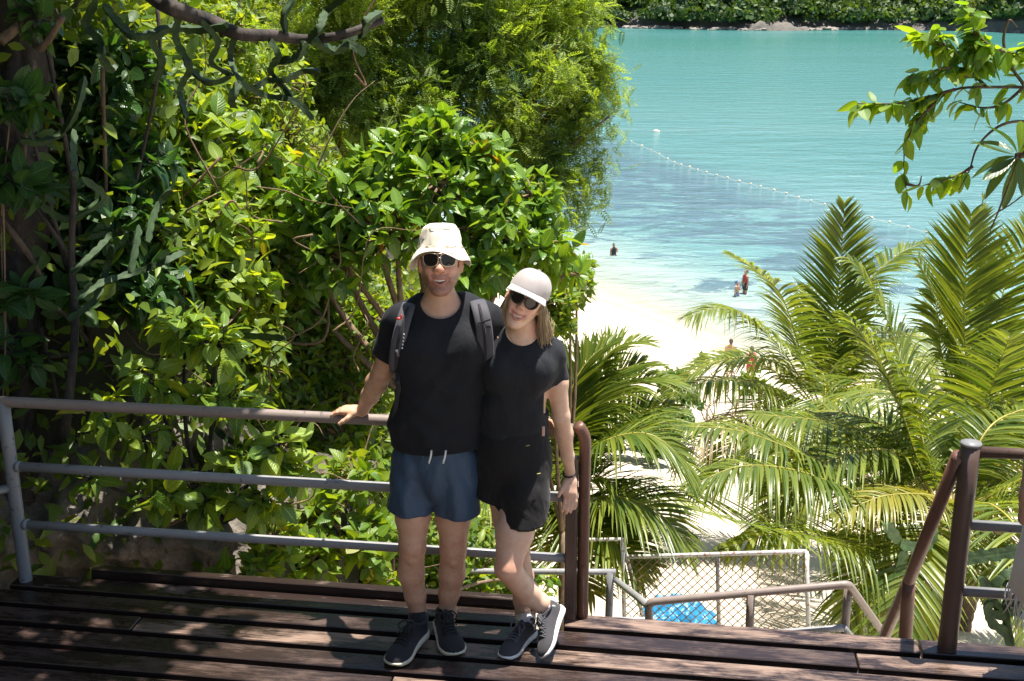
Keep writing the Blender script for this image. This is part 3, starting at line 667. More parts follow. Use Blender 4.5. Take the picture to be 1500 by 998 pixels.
# --- a head in its own frame (x: image right, y: forward, z: up), metres
class Head:
    def __init__(s, c, fwd, roll_deg=0.0, size=1.0):
        f = nrm(fwd); up = nrm(np.array([0, 0, 1.0]) - f * f[2]); x = np.cross(up, f) * -1.0
        x = nrm(np.cross(f, up)); x = -x if x[0] < 0 else x
        a = math.radians(roll_deg); x, up = x * math.cos(a) - up * math.sin(a), x * math.sin(a) + up * math.cos(a)
        s.c = np.asarray(c, float); s.R = np.stack([x, f, up], 1); s.k = size
    def __call__(s, x, y, z): return s.c + s.R @ (np.array([x, y, z]) * s.k)
    def loc(s, V): return ((V - s.c) @ s.R) / s.k
    def map(s, V): return s.c + (np.asarray(V) * s.k) @ s.R.T
def sculpt_head(vx, H, man):
    e = lambda c, r, k=0.012, op='u': vx.ell(H(*c), np.array(r) * H.k, H.R, k * H.k, op)
    cn = lambda a, b, ra, rb, k=0.012: vx.cone(H(*a), H(*b), ra * H.k, rb * H.k, k * H.k)
    jw = 1.0 if man else 0.86; nw = 1.0 if man else 0.8
    e((0, -.018, .035), (.073, .092, .090), .02); e((0, .028, .0), (.064, .066, .085), .025)
    e((0, .034, -.052), (.050 * jw, .052, .058), .025)
    for q in (-1, 1):
        cn((q * .058 * jw, -.005, -.045), (q * .020, .062, -.102), .018 * jw, .014, .025)
        e((q * .037, .066, -.020), (.023, .022, .022), .016); e((q * .028, .080, .034), (.026, .012, .010), .012)
        e((q * .0155 * nw, .100, -.0215), (.0095 * nw, .011, .0085 * nw), .007)
        e((q * .0795, -.010, -.006), (.012, .020, .032), .008); e((q * .0885, -.004, -.004), (.006, .010, .019), .005, 's')
        e((q * .037, .078, -.048), (.010, .012, .018), .014)
    e((0, .068, -.104), (.024 * jw, .020, .018), .018)
    cn((0, .084, .030), (0, .110 - .006 * (1 - nw) * 5, -.012), .0085 * nw, .0125 * nw, .014); e((0, .110 - .006 * (1 - nw) * 5, -.017), (.0125 * nw, .011, .010 * nw), .008)
    e((0, .086, -.046), (.026, .014, .016), .012)
    # open smile: cavity, upper and lower lip
    xs = np.linspace(-1, 1, 9); w = .034 if not man else .038
    up_ = [(w * x, .094 - .020 * x * x, -.0525 + .009 * x * x) for x in xs]; dn_ = [(w * x, .093 - .021 * x * x, -.0765 + .033 * x * x) for x in xs]
    for a, b in zip(up_[1:-1], up_[2:]):
        vx.cone(H(*((np.array(a) + np.array(dn_[xs.tolist().index(xs[up_.index(a)])])) / 2)), H(*((np.array(b) + np.array(dn_[up_.index(b)])) / 2)), .0085 * H.k, .0085 * H.k, .004, op='s')
    for a, b in zip(up_[:-1], up_[1:]): cn(a, b, .0042, .0042, .005)
    for a, b in zip(dn_[:-1], dn_[1:]): cn(a, b, .0048, .0048, .006)
    return up_, dn_
def face_tone(V, H, base, man):
    p = H.loc(V); c = np.repeat(np.array(base)[None], len(V), 0); near = (np.abs(p[:, 2]) < .16) & (np.linalg.norm(p, axis=1) < .17)
    x, y, z = p.T
    blush = np.exp(-((np.abs(x) - .04) ** 2 / .0007 + (z + .025) ** 2 / .0007)) * (y > .03) + 1.2 * np.exp(-(x ** 2 / .0003 + (z + .015) ** 2 / .0005)) * (y > .09) + 0.9 * (np.abs(x) > .074)
    c = c * (1 + near[:, None] * blush[:, None] * np.array([0.03, -0.14, -0.13]))
    lipd = np.minimum(np.abs(z - (-.0525 + 7.8 * x * x)), np.abs(z - (-.0765 + 28.5 * x * x)))
    lip = sstep(.0075, .0035, lipd) * (np.abs(x) < .036) * (y > .062) * near * (z > -.086) * (z < -.035)
    c = c * (1 - lip[:, None]) + np.array([0.42, 0.18, 0.14] if man else [0.56, 0.22, 0.19]) * lip[:, None]
    lg = (V[:, 2] < .80) | ((~near) & (V[:, 2] < 1.3)); sp_ = noise3(V[:, 0] * 260, V[:, 1] * 260, V[:, 2] * 90); bl = fbm(V[:, 0] * 14, V[:, 1] * 14, V[:, 2] * 9, 3)
    c = c * (1 + (lg * bl * .10)[:, None] * np.array([.6, 1.1, 1.2]))
    kz = np.exp(-((V[:, 2] - .46) / .035) ** 2) * lg; c = c * (1 - kz[:, None] * np.array([.04, .16, .18]))
    if man: c = c * (1 - (lg * (V[:, 2] < .5) * np.clip(sp_, 0, 1) * .24 + (lg & (V[:, 2] > .8)) * np.clip(sp_, 0, 1) * .12)[:, None])
    if man:
        jaw = sstep(-.028, -.055, z + .35 * np.maximum(0, .045 - np.abs(x)) * 0) * sstep(-.02, .03, y) * sstep(-.135, -.115, z)
        mou = np.exp(-((z + .041) / .007) ** 2) * (np.abs(x) < .036) * (y > .07)
        chk = sstep(.05, .03, np.abs(x)) * (z > -.05) * (z < -.0)
        st_ = np.clip(np.maximum(jaw * (1 - .75 * chk), mou), 0, 1) * near * (1 - lip) * (0.75 + 0.25 * noise3(x * 900, y * 900, z * 900))
        brow = np.exp(-((z - .043) / .006) ** 2) * (np.abs(x) < .05) * (np.abs(x) > .012) * (y > .06) * near
        c = c * (1 - 0.72 * st_[:, None] * np.array([.85, 1, .95])) * (1 - 0.8 * brow[:, None])
    return c
def teeth(H, parent):
    mb = MB(); xs = np.linspace(-.029, .029, 13)
    for a, b in zip(xs[:-1], xs[1:]):
        m = (a + b) / 2; y = .0915 - 17.5 * m * m; z = -.0585 + 7.5 * m * m
        mb.box(H(m, y, z), (.0024 * H.k, .003 * H.k, .0047 * H.k), H.R, .0008)
    mb.build('teeth', M_teeth, parent)
    mb = MB(); V, F = blob(14, 10); mb.add(H.map(V * [.029, .012, .014] + [0, .070, -.062]), F).build('mouth_cavity', M_gum, parent)
def sunglasses(H, parent, round_, frame_m, r_frame, name='sunglasses'):
    g = MB(); L = MB(); zc = .018 if round_ else .020
    for q in (-1, 1):
        t = np.linspace(0, 2 * np.pi, 33); n_ = 2.0 if round_ else 2.9
        cx, rx, rz = (q * .033, .0275, .0265) if round_ else (q * .033, .0285, .0245)
        ct_, s_ = np.cos(t), np.sin(t); X = cx + rx * np.sign(ct_) * np.abs(ct_) ** (2 / n_); Z = zc + rz * np.sign(s_) * np.abs(s_) ** (2 / n_) - (0 if round_ else 0.003 * (s_ < 0) * 0)
        if not round_: X = cx + (X - cx) * (1 - 0.12 * (zc - Z) / rz)
        Y = .112 - 6.5 * X * X
        ring = np.stack([X, Y, Z], 1); g.tube(H.map(ring), r_frame * H.k, 8, False)
        cen = H(cx, .112 - 6.5 * cx * cx + .003, zc); rv = H.map(ring[:-1]); V = np.vstack([rv, [cen], rv * 1.0 + H.R[:, 1] * -.002])
        k = 32; L.add(V[:33], np.array([[i, (i + 1) % k, 32] for i in range(k)]))
        g.tube(H.map([[q * .0605, .088, zc + .012], [q * .070, .075, zc + .014], [q * .077, .03, zc + .010], [q * .080, -.012, zc + .008], [q * .078, -.04, zc - .012]]), r_frame * 1.05 * H.k, 8)
    for z_ in ((zc + .004,) if round_ else (zc + .007, zc + .022)):
        g.tube(spline(H.map([[-.0095 - (.008 if z_ > zc + .01 else 0), .1112, z_], [0, .114, z_ + .002], [.0095 + (.008 if z_ > zc + .01 else 0), .1112, z_]]), 7), r_frame * H.k, 8)
    o = g.build(name, frame_m, parent); L.build('lens', M_lens, o); return o

# --- a shoe in its own frame: x heel-to-toe, z up
def shoe(parent, heel, toe, up=(0, 0, 1), uppers=None, sole=None, lace=None, sock=None, ankle=None, width=1.0, heel_tab=None):
    heel = np.asarray(heel, float); toe = np.asarray(toe, float); L = np.linalg.norm(toe - heel); f = nrm(toe - heel); u = nrm(np.asarray(up) - f * np.dot(f, up)); y = np.cross(u, f)
    Rm = np.stack([f, y, u], 1); k = L / 0.285; T = lambda V: heel + (np.asarray(V) * k) @ Rm.T
    S = np.linspace(0, 1, 26); wf = lambda s: width * np.interp(s, [0, .03, .12, .3, .5, .7, .82, .92, .98, 1], [.012, .026, .036, .036, .040, .049, .047, .036, .02, .006])
    cy = lambda s: -.004 * np.sin(s * 5)
    a = np.linspace(-1, 1, 13)
    # sole: rounded slab, thick at the heel
    V = []; m = 16; th = np.linspace(0, 2 * np.pi, m, endpoint=False)
    for s_ in S:
        w = wf(s_) + .004; h = np.interp(s_, [0, .1, .4, .75, 1], [.034, .036, .030, .025, .026]); z0 = np.interp(s_, [0, .06, .75, .92, 1], [.008, 0, 0, .006, .018])
        c_, sn = np.cos(th), np.sin(th); V.append(np.stack([np.full(m, s_ * .285), cy(s_) + w * np.sign(c_) * np.abs(c_) ** .55, z0 + (h - z0) * (.5 + .5 * np.sign(sn) * np.abs(sn) ** .5)], 1))
    V = np.concatenate(V); i = np.arange(len(S) - 1)[:, None] * m; j = np.arange(m)[None]
    Q = np.stack([i + j, i + (j + 1) % m, i + m + (j + 1) % m, i + m + j], -1).reshape(-1, 4)
    so = MB().add(T(V), [Q, np.stack([np.arange(m)[::-1], (len(S) - 1) * m + np.arange(m)])]).build('sole', sole, parent)
    # upper
    V = []; m = 15; th = np.linspace(0, np.pi, m)
    hz_ = lambda s: np.interp(s, [0, .04, .12, .26, .40, .55, .70, .85, .95, 1], [.050, .085, .092, .090, .094, .078, .062, .054, .044, .030])
    for s_ in S:
        w = wf(s_) * np.interp(s_, [0, .3, .5, 1], [.94, .90, .95, .98]); h = hz_(s_) - .022
        c_, sn = np.cos(th), np.sin(th); pw = np.interp(s_, [0, .35, .7, 1], [1.0, .85, .8, .8])
        narrow = 1 - np.interp(s_, [0, .2, .45, .7, 1], [.18, .28, .38, .12, 0]) * sn
        V.append(np.stack([np.full(m, .003 + s_ * .279), cy(s_) + w * np.sign(c_) * np.abs(c_) ** pw * narrow, .022 + h * sn ** .8], 1))
    V = np.concatenate(V); j = np.arange(m - 1)[None]; Q = np.stack([i // 16 * m + j, i // 16 * m + m + j, i // 16 * m + m + j + 1, i // 16 * m + j + 1], -1).reshape(-1, 4)
    MB().add(T(V), [Q]).build('upper', uppers, parent)
    # collar roll, tongue and laces
    tt = np.linspace(0, 2 * np.pi, 21); mb = MB(); mb.tube(T(np.stack([.062 + .050 * np.cos(tt), .029 * np.sin(tt), .092 + .012 * np.cos(tt) * 1 + .004 * np.cos(2 * tt)], 1)), .0055 * k, 8, False)
    mb.tube(T([[.10, 0, .108], [.125, 0, .100], [.15, 0, .084]]), [.015, .017, .014], 8); mb.build('collar', uppers, parent)
    lc = MB()
    for q in range(6):
        s_ = .40 + .055 * q; x_ = s_ * .285; zt = hz_(s_) + .001; w = .021 + .003 * q * .5
        for d_ in (-1, 1):
            xx = np.linspace(-1, 1, 7); lc.tube(T(np.stack([x_ + d_ * .006 * xx, w * xx, zt + .004 - .011 * xx ** 2], 1)), .0034 * k, 6)
    for q in (-1, 1):
        lp = spline([[.122, 0, .112], [.125, q * .018, .124], [.142, q * .036, .112], [.152, q * .026, .098], [.136, q * .006, .106]], 16); lc.tube(T(lp), .0032 * k, 6)
        lc.tube(T(spline([[.124, 0, .112], [.15, q * .012, .106], [.172, q * .03, .082]], 8)), .003 * k, 6)
    lc.build('laces', lace, parent)
    if ankle is not None:
        b = T([[.06, 0, .055]])[0]; d_ = np.asarray(ankle) - b; P = [b, b + d_ * .5, b + d_ * .86]
        MB().tube(P, [.040 * k, .041 * k, .0415 * k], 16).build('sock', sock, parent)
    if heel_tab is not None:
        MB().tube(T([[.000, 0, .05], [-.004, 0, .075], [.002, 0, .098]]), [.016, .014, .010], 8).build('heel_tab', heel_tab, parent)
    return Rm

def fingers(vx, base, dirs, lens, r0, bend, k=0.006):
    """each finger: root, first direction, length, bend vector added joint by joint"""
    for b, d, L, bd in zip(base, dirs, lens, bend):
        p = np.asarray(b, float); d = nrm(d); r = r0
        for f in (0.45, 0.32, 0.23):
            q = p + d * L * f; vx.cone(p, q, r, r * 0.92, k); r *= 0.92; p = q; d = nrm(d + np.asarray(bd))

# ------------------------------------------------------------------ the man
YM = 4.70
man = thing('person', 'man in cream bucket hat, aviator sunglasses, black t-shirt and navy shorts', 'person', (W(640, 930, YM)[0], YM, 0))
m_ = lambda u, v, dy=0.0: W(u, v, YM + dy)
HM_ = Head(m_(645, 386, -0.01), (0.03, -1.0, 0.16), 0.0, 1.05)
vx = Vox(m_(480, 700) * [1, 0, 0] + [-0.1, YM - 0.30, -0.02], m_(830, 600) * [1, 0, 0] + [0.05, YM + 0.45, 1.90], 0.0046)
up_, dn_ = sculpt_head(vx, HM_, True)
yv = np.array([0, 1.0, 0])
vx.chain([(HM_(0, -.025, -.03), .056), (m_(645, 436, .03), .054), (m_(645, 458, .035), .064)], .03)
vx.chain([(m_(645, 452, .04), .045), (m_(600, 464, .04), .052), (m_(582, 474, .03), .060)], .04)
vx.chain([(m_(645, 452, .04), .045), (m_(692, 462, .04), .052), (m_(712, 470, .03), .060)], .04)
vx.chain([(m_(648, 490, .03), .15), (m_(645, 560, .02), .15), (m_(638, 640, .03), .15)], .05, yv, .62)
vx.chain([(m_(638, 660, .03), .13), (m_(636, 690, .03), .12)], .05, yv, .62)
# right arm (image left), hand on the rail
rl = D(duv(W(505, 610, 5.0))[0], 0, HT)
wr = np.array([W(531, 600, rl[1])[0], rl[1] - .012, rl[2] + .045])
vx.chain([(m_(582, 474, .03), .054), (m_(572, 505, .06), .049), (m_(560, 545, .12), .042)], .03)
el = m_(560, 545, .12)
vx.chain([(el, .043), (el * .72 + wr * .28, .046), (el * .4 + wr * .6, .037), (wr, .0275)], .025)
kn = np.array([W(505, 600, rl[1])[0], rl[1] + .012, rl[2] + .040])
vx.chain([(wr, .026), (wr * .5 + kn * .5 + [0, 0, .002], .031), (kn, .028)], .012, dz, .62)
vx.chain([(wr * .6 + kn * .4 + dv * .02, .022), (kn + dv * .03, .020)], .012, dz, .7)
vx.chain([(wr * .6 + kn * .4 - dv * .02, .022), (kn - dv * .022, .018)], .012, dz, .7)
fb = [kn + du * .004 + dv * o + [0, 0, -.002] for o in (-.024, -.006, .013, .031)]
fingers(vx, fb, [(-.9, .15, -.10), (-.9, .3, -.08), (-.85, .45, -.08), (-.75, .6, -.12)], (.082, .088, .08, .066), .0098, [(.15, .12, -.45), (.2, .2, -.5), (.25, .25, -.55), (.3, .3, -.6)])
th0 = wr * .65 + kn * .35 - dv * .028 - [0, 0, .004]
fingers(vx, [th0], [(-.75, -.42, -.38)], (.082,), .0118, [(-.05, .18, -.12)])
# left arm goes round the woman's waist
e2 = m_(737, 556, .17); w2 = W(786, 622, 4.90); 
vx.chain([(m_(716, 474, .03), .058), (m_(728, 510, .10), .052), (e2, .043)], .03)
vx.chain([(e2, .042), (e2 * .6 + w2 * .4, .042), (w2, .028)], .02)
k2 = W(800, 622, 4.86)
vx.chain([(w2, .027), (k2, .028)], .012, yv, .8)
fingers(vx, [k2 + [0, -.004, o] for o in (.026, .008, -.010, -.027)], [(.75, -.55, -.15)] * 4, (.072, .076, .07, .058), .0092, [(-.25, -.5, -.25)] * 4)
# legs
for hip, kne, cal, ank, d_ in (((606, 690), (604, 800), (602, 838), (613, 900), .0), ((664, 690), (664, 803), (662, 840), (655, 892), .03)):
    h_, k_, c_, a_ = m_(*hip, .03), m_(*kne, .0 + d_), m_(*cal, .035 + d_), m_(*ank, .06 + d_)
    vx.chain([(h_, .080), (h_ * .4 + k_ * .6, .072), (k_, .058)], .03)
    vx.chain([(k_, .056), (c_, .058), (c_ * .45 + a_ * .55, .046), (a_, .036), (a_ - [0, 0, .05], .038)], .02)
    vx.ell(k_ + [0, -.034, .004], (.030, .026, .032), None, .014); vx.ell(k_ + [0, -.034, -.052], (.018, .022, .022), None, .014)
    vx.ell(a_ + [.036 * (1 if d_ else -1) * 0, -.005, -.02], (.041, .036, .03), None, .02)
MS = (0.63, 0.385, 0.255)
body = vbuild('body', vx, M_skin, man, lambda V: {'tone': face_tone(V, HM_, MS, True)})
teeth(HM_, man); sunglasses(HM_, man, False, M_gold, .0017)
# t-shirt
wob = lambda fx, fz, amp, s_: (lambda x, y, z: (amp * fbm(x * fx, y * fx, z * fz + s_, 2)).astype(np.float32))
vx = Vox((m_(540, 600)[0] - .05, YM - .30, .75), (m_(750, 600)[0] + .1, YM + .36, 1.62), .0055)
vx.chain([(m_(638, 668, .03), .182), (m_(638, 618, .03), .170), (m_(643, 560, .02), .178), (m_(648, 512, .02), .184), (m_(650, 486, .03), .166)], .05, yv, .66)
for q, a, b, c in ((-1, (618, 458), (586, 472), (567, 522)), (1, (680, 456), (714, 470), (734, 530))):
    vx.chain([(m_(648, 468, .045), .060), (m_(*a, .045), .054), (m_(*b, .03), .066)], .05)
    vx.chain([(m_(*b, .03), .068), (m_(*c, .08 if q < 0 else .13), .069)], .04)
vx.ell(m_(612, 512, -.055), (.085, .06, .08), None, .06); vx.ell(m_(682, 510, -.055), (.085, .06, .08), None, .06)
vx.fold(lambda x, y, z: (.011 * fbm(x * 7 + z * 5, y * 7, z * 6, 2) * sstep(1.38, 1.05, z) + .006 * fbm(x * 14 - z * 6, y * 13, z * 9, 2) + .010 * (np.abs(noise3(x * 5 + z * 9, y * 5, z * 4 - x * 5)) - .35) * sstep(1.42, 1.2, z)).astype(np.float32))
vx.cut(m_(638, 657), (0.02, 0, -1)); sl_ = m_(567, 520, .075); vx_d = nrm(m_(567, 522, .075) - m_(586, 472, .03))
X_, Y_, Z_ = None, None, None
m1 = vx._sub(sl_ - .14, sl_ + .14); s1, X, Y, Z = m1
dd = (X - sl_[0]) * vx_d[0] + (Y - sl_[1]) * vx_d[1] + (Z - sl_[2]) * vx_d[2]
msk = (X < m_(582, 520)[0] + .012) | (dd < 0)
vx.g[s1] = np.where(msk, np.maximum(vx.g[s1], dd.astype(np.float32)), vx.g[s1])
vx.ell(m_(645, 440, -.02), (.086, .10, .075), None, .006, 's')
vbuild('t_shirt', vx, M_tee, man)
tt = np.linspace(0, 2 * np.pi, 41)
# shorts with drawstrings
vx = Vox((m_(560, 700)[0] - .04, YM - .28, .48), (m_(710, 700)[0] + .06, YM + .30, .98), .0055)
vx.chain([(m_(637, 645, .03), .166), (m_(637, 680, .03), .176)], .04, yv, .655)
for u0, u1, v1 in ((605, 599, 742), (668, 671, 748)):
    vx.chain([(m_(u0, 672, .03), .094), (m_(u0 * .5 + u1 * .5, 708, .02), .095), (m_(u1, 768, .005), .103)], .012)
vx.fold(lambda x, y, z: (.011 * fbm(x * 10 + z * 3, y * 8, z * 4, 3) + .005 * np.sin(x * 60 + 3 * noise3(x * 9, y * 9, z * 6)) * sstep(.93, .78, z)).astype(np.float32))
vx.cut(m_(636, 750, .0), (-0.06, 0, -1)); 
so = vbuild('shorts', vx, M_navy, man)
M_cord = flat('white_cord', (0.74, 0.72, 0.66), 0.8)
for u, v in ((632, 664), (653, 664)):
    MB().tube(spline([m_(u, v - 4, -.112), m_(u - 1, v + 4, -.126), m_(u - 4, v + 15, -.130)], 8), .0042, 8).build('drawstring', M_cord, so)
# bucket hat
def bucket(H):
    mb = MB(); N = 56; ph = np.linspace(0, 2 * np.pi, N, endpoint=False); prof = [(.000, .137), (.035, .136), (.062, .130), (.073, .121), (.080, .105), (.086, .075), (.0905, .048), (.093, .040), (.102, .028), (.114, .012), (.126, -.008), (.128, -.011), (.125, -.012), (.112, .008), (.100, .024), (.090, .036)]
    rows = []
    for r_, z_ in prof:
        bw_ = sstep(.092, .126, r_)
        wav = bw_ * (.015 * np.cos(2 * ph - .3) * -1 + .010 * np.sin(3 * ph + .8) + .005 * np.sin(5 * ph) + .020 * np.maximum(0, np.sin(ph)) - .014 * np.abs(np.cos(ph)) ** 2)
        dent = .006 * np.sin(4 * ph + z_ * 40) * sstep(.09, .13, z_) * (r_ > .05) + .003 * np.sin(7 * ph + z_ * 90)
        rr2 = r_ * (1 + dent / .09); rows.append(np.stack([rr2 * np.cos(ph) * .98, rr2 * np.sin(ph) * 1.12 - .012, z_ + wav + dent * .5], 1))
    V = np.concatenate(rows); m = len(prof); i = np.arange(m - 1)[:, None] * N; j = np.arange(N)[None]
    return mb.add(H.map(V * [1, 1, 1] + [0, 0, .012]), np.stack([i + j, i + N + j, i + N + (j + 1) % N, i + (j + 1) % N], -1).reshape(-1, 4))
HH = Head(HM_(0, -.008, .012), (0.03, -1.0, 0.22), 0, 1.0)
hat = bucket(HH).build('bucket_hat', M_cream, man)
sm_ = flat('hat_stitching', (0.50, 0.42, 0.30), 0.9)
mb = MB()
for r_, z_ in ((.0945, .052), (.0925, .057), (.0775, .1265)): mb.tube(HH.map(np.stack([r_ * .985 * np.cos(tt), r_ * 1.125 * np.sin(tt) - .012, np.full_like(tt, z_)], 1)), .0013, 5, False)
mb.build('seam', sm_, hat)
mb = MB()
for q in range(1500):                                                        # short dark hair at temples and nape
    a = rng.uniform(.30, 2 * np.pi - .30); a = math.pi / 2 + a; x, y = math.cos(a), math.sin(a)
    z0 = rng.uniform(-.03 if y < -.3 else -.004, .026); p = np.array([.0755 * x, .094 * y - .018, z0]); 
    if y > .55: continue
    mb.tube(HM_.map([p, p * [1.015, 1.01, 1] + [0, -.004, -.006], p * [1.01, 1.01, 1] + [0, -.006, -.014]]), [.0010, .0009, .0004], 3)
mb.build('hair', M_hair_d, man)
for (h1, t1, an) in (((634, 917), (570, 980), (613, 903)), ((646, 912), (667, 966), (655, 897))):
    hp, tp_ = G(*h1, .0), G(*t1, .0); d_ = nrm(tp_ - hp); L_ = .315; hp = tp_ - d_ * L_
    an_ = m_(*an, .06 if an[0] < 630 else .09)
    sh = MB(); e_ = link('shoe', None, man); shoe(e_, hp, tp_, (0, 0, 1), M_knit, M_sole, M_lace, M_sock, an_ + [0, 0, .012], 1.08)

# ------------------------------------------------------------------ his backpack
bp = thing('backpack', 'grey rucksack on the man\'s back with padded straps and red clip', 'backpack', m_(648, 520, .22))
M_str = cloth('grey_strap', (0.045, 0.043, 0.052), (0.085, 0.082, 0.095), 260, 0.5, 0.7, 0.1, 0.1); M_strd = cloth('black_webbing', (0.012, 0.012, 0.014), (0.025, 0.025, 0.028), 500)
M_red = flat('red_plastic', (0.55, 0.04, 0.03), 0.4); M_wt = flat('white_print', (0.75, 0.75, 0.75), 0.6)
vx = Vox(m_(585, 660) * [1, 0, 0] + [-.1, YM + .12, .85], m_(715, 440) * [1, 0, 0] + [.1, YM + .42, 1.56], .009)
vx.chain([(m_(648, 640, .24), .13), (m_(648, 560, .24), .135), (m_(648, 480, .22), .115)], .05, yv, .62); vx.fold(wob(9, 7, .006, 3))
vbuild('pack_body', vx, M_str, bp)
def ribbon(pts, w, th, side, n=24):
    P = spline(pts, n); T = nrm_rows(np.gradient(P, axis=0)); Sx = np.repeat(np.asarray(side, float)[None], n, 0); Sx = nrm_rows(Sx - T * (Sx * T).sum(1)[:, None]); N = np.cross(T, Sx)
    w = np.broadcast_to(np.asarray(w, float), (n,))[:, None]; V = []
    prof = [(-1, 0), (-.9, .8), (-.5, 1), (.5, 1), (.9, .8), (1, 0), (.9, -.8), (-.9, -.8)]
    V = np.stack([P + Sx * w * a + N * th * b for a, b in prof], 1).reshape(-1, 3); m = len(prof); i = np.arange(n - 1)[:, None] * m; j = np.arange(m)[None]
    return V, [np.stack([i + j, i + (j + 1) % m, i + m + (j + 1) % m, i + m + j], -1).reshape(-1, 4), np.stack([np.arange(m)[::-1], (n - 1) * m + np.arange(m)])]
def nrm_rows(a): return a / (np.linalg.norm(a, axis=1, keepdims=True) + 1e-9)
for pts, wd in (([(610, 448, .13), (601, 443, .05), (597, 452, -.035), (590, 476, -.085), (583, 505, -.098), (580, 530, -.075), (581, 545, -.03)], .029),
                ([(690, 444, .13), (698, 440, .05), (702, 449, -.04), (708, 474, -.09), (711, 505, -.095), (711, 530, -.07), (714, 545, -.01)], .034)):
    V, Fq = ribbon([m_(*p) for p in pts], wd, .006, (1, 0, 0)); o = MB().add(V, Fq).build('shoulder_strap', M_str, bp)
    V, Fq = ribbon([m_(p[0], p[1], p[2] - .008) for p in pts[1:]], .006, .003, (1, 0, 0)); MB().add(V, Fq).build('webbing', M_strd, o)
for pts in ([(581, 540, -.05), (583, 570, -.09), (578, 610, -.03), (576, 650, .04)], ):
    V, Fq = ribbon([m_(*p) for p in pts], .009, .002, (1, 0, 0)); MB().add(V, Fq).build('lower_webbing', M_strd, bp)
V, F_ = blob(12, 8)
MB().add(V * [.010, .006, .006] + m_(584, 467, -.094), F_).add(V * [.004, .005, .011] + m_(588, 464, -.094), F_).build('clip', M_red, bp)
mb = MB()
for q in range(5): mb.box(m_(592 - q * .7, 490 + q * 5, -.107), (.0028, .001, .0035))
mb.build('printed_letters', M_wt, bp)
MB().tube([m_(581, 512, -.108), m_(583, 522, -.106)], .007, 10).build('buckle', M_lace2, bp)
MB().box(m_(582, 561, -.098), (.012, .005, .012), None, .003).build('buckle', M_lace, bp)
for q in (474, 484, 494): V, Fq = ribbon([m_(700, q, -.098), m_(719, q - 6, -.098)], .0035, .002, (0, 0, 1), 6); MB().add(V, Fq).build('strap_loop', M_strd, bp)

# ------------------------------------------------------------------ the woman
YW = 4.68
wom = thing('person', 'smiling woman in pale cap, round sunglasses, charcoal t-shirt and black shorts', 'person', (W(765, 930, YW)[0], YW, 0))
f_ = lambda u, v, dy=0.0: W(u, v, YW + dy)
HW_ = Head(f_(769, 441, -.05), (-0.10, -1.0, 0.14), 24, .93)
vx = Vox(f_(640, 700) * [1, 0, 0] + [-.02, YW - .36, -.02], f_(850, 600) * [1, 0, 0] + [.1, YW + .40, 1.78], .0046)
sculpt_head(vx, HW_, False)
vx.chain([(HW_(0, -.03, -.03), .047), (f_(767, 478, .01), .047), (f_(766, 496, .02), .054)], .03)
vx.chain([(f_(764, 492, .03), .036), (f_(732, 500, .03), .04), (f_(718, 510, .03), .046)], .04)
vx.chain([(f_(768, 494, .03), .036), (f_(796, 508, .03), .04), (f_(808, 520, .03), .046)], .04)
vx.chain([(f_(763, 520, .02), .115), (f_(758, 575, .02), .105), (f_(755, 625, .03), .11), (f_(755, 680, .03), .13)], .05, yv, .66)
# her left arm (image right) down to the brown post
e3, w3 = f_(822, 610, .06), W(835, 692, 4.86)
vx.chain([(f_(810, 520, .03), .046), (f_(816, 560, .04), .044), (e3, .036)], .025)
vx.chain([(e3, .036), (e3 * .7 + w3 * .3, .037), (e3 * .3 + w3 * .7, .028), (w3, .0225)], .02)
k3 = W(836, 722, 4.835)
vx.chain([(w3, .022), (w3 * .5 + k3 * .5, .027), (k3, .030)], .012, yv, .6)
vx.chain([(w3 * .4 + k3 * .6 - [.018, 0, 0], .018), (k3 - [.020, 0, -.004], .018)], .012, yv, .75)
fingers(vx, [k3 + [o, -.002, -.012] for o in (-.022, -.007, .008, .022)], [(-.15, -.18, -1), (-.1, -.2, -1), (-.05, -.2, -1), (.03, -.18, -1)], (.078, .086, .080, .064), .0088, [(-.05, .12, .0), (-.05, .14, 0), (-.06, .16, 0), (-.1, .18, 0)])
fingers(vx, [w3 * .5 + k3 * .5 + [-.022, -.008, 0]], [(-.55, -.25, -.8)], (.066,), .0098, [(.12, .05, -.1)])
# her right arm behind the man's back
e4 = f_(702, 575, .20)
vx.chain([(f_(716, 512, .03), .046), (f_(706, 545, .10), .042), (e4, .036), (f_(660, 600, .30), .028)], .025)
vx.chain([(f_(660, 600, .30), .027), (f_(645, 602, .31), .028)], .01)
# legs: the near one crosses over, foot up on its toe
def leg(h, k, c, a, rs):
    vx.chain([(h, rs[0]), (h * .45 + k * .55, rs[1]), (k, rs[2])], .03)
    vx.chain([(k, rs[2] * .96), (c, rs[3]), (c * .4 + a * .6, rs[4]), (a, rs[5])], .02)
    vx.ell(k + [0, -.02, .0], (.036, .030, .04), None, .02)
aF = f_(803, 893, .02); leg(f_(766, 715, .0), f_(744, 832, -.13), f_(772, 868, -.02), aF, (.086, .078, .056, .053, .042, .033))
vx.chain([(aF, .034), (f_(812, 905, .0), .038)], .02)
aB = f_(766, 902, .14); leg(f_(736, 705, .04), f_(758, 805, .03), f_(765, 845, .10), aB, (.080, .074, .053, .050, .041, .033))
vx.chain([(aB, .033), (aB - [0, 0, .04], .036)], .02)
WS = (0.76, 0.51, 0.365)
vbuild('body', vx, M_skin, wom, lambda V: {'tone': face_tone(V, HW_, WS, False)})
teeth(HW_, wom); sunglasses(HW_, wom, True, M_tort, .0034)
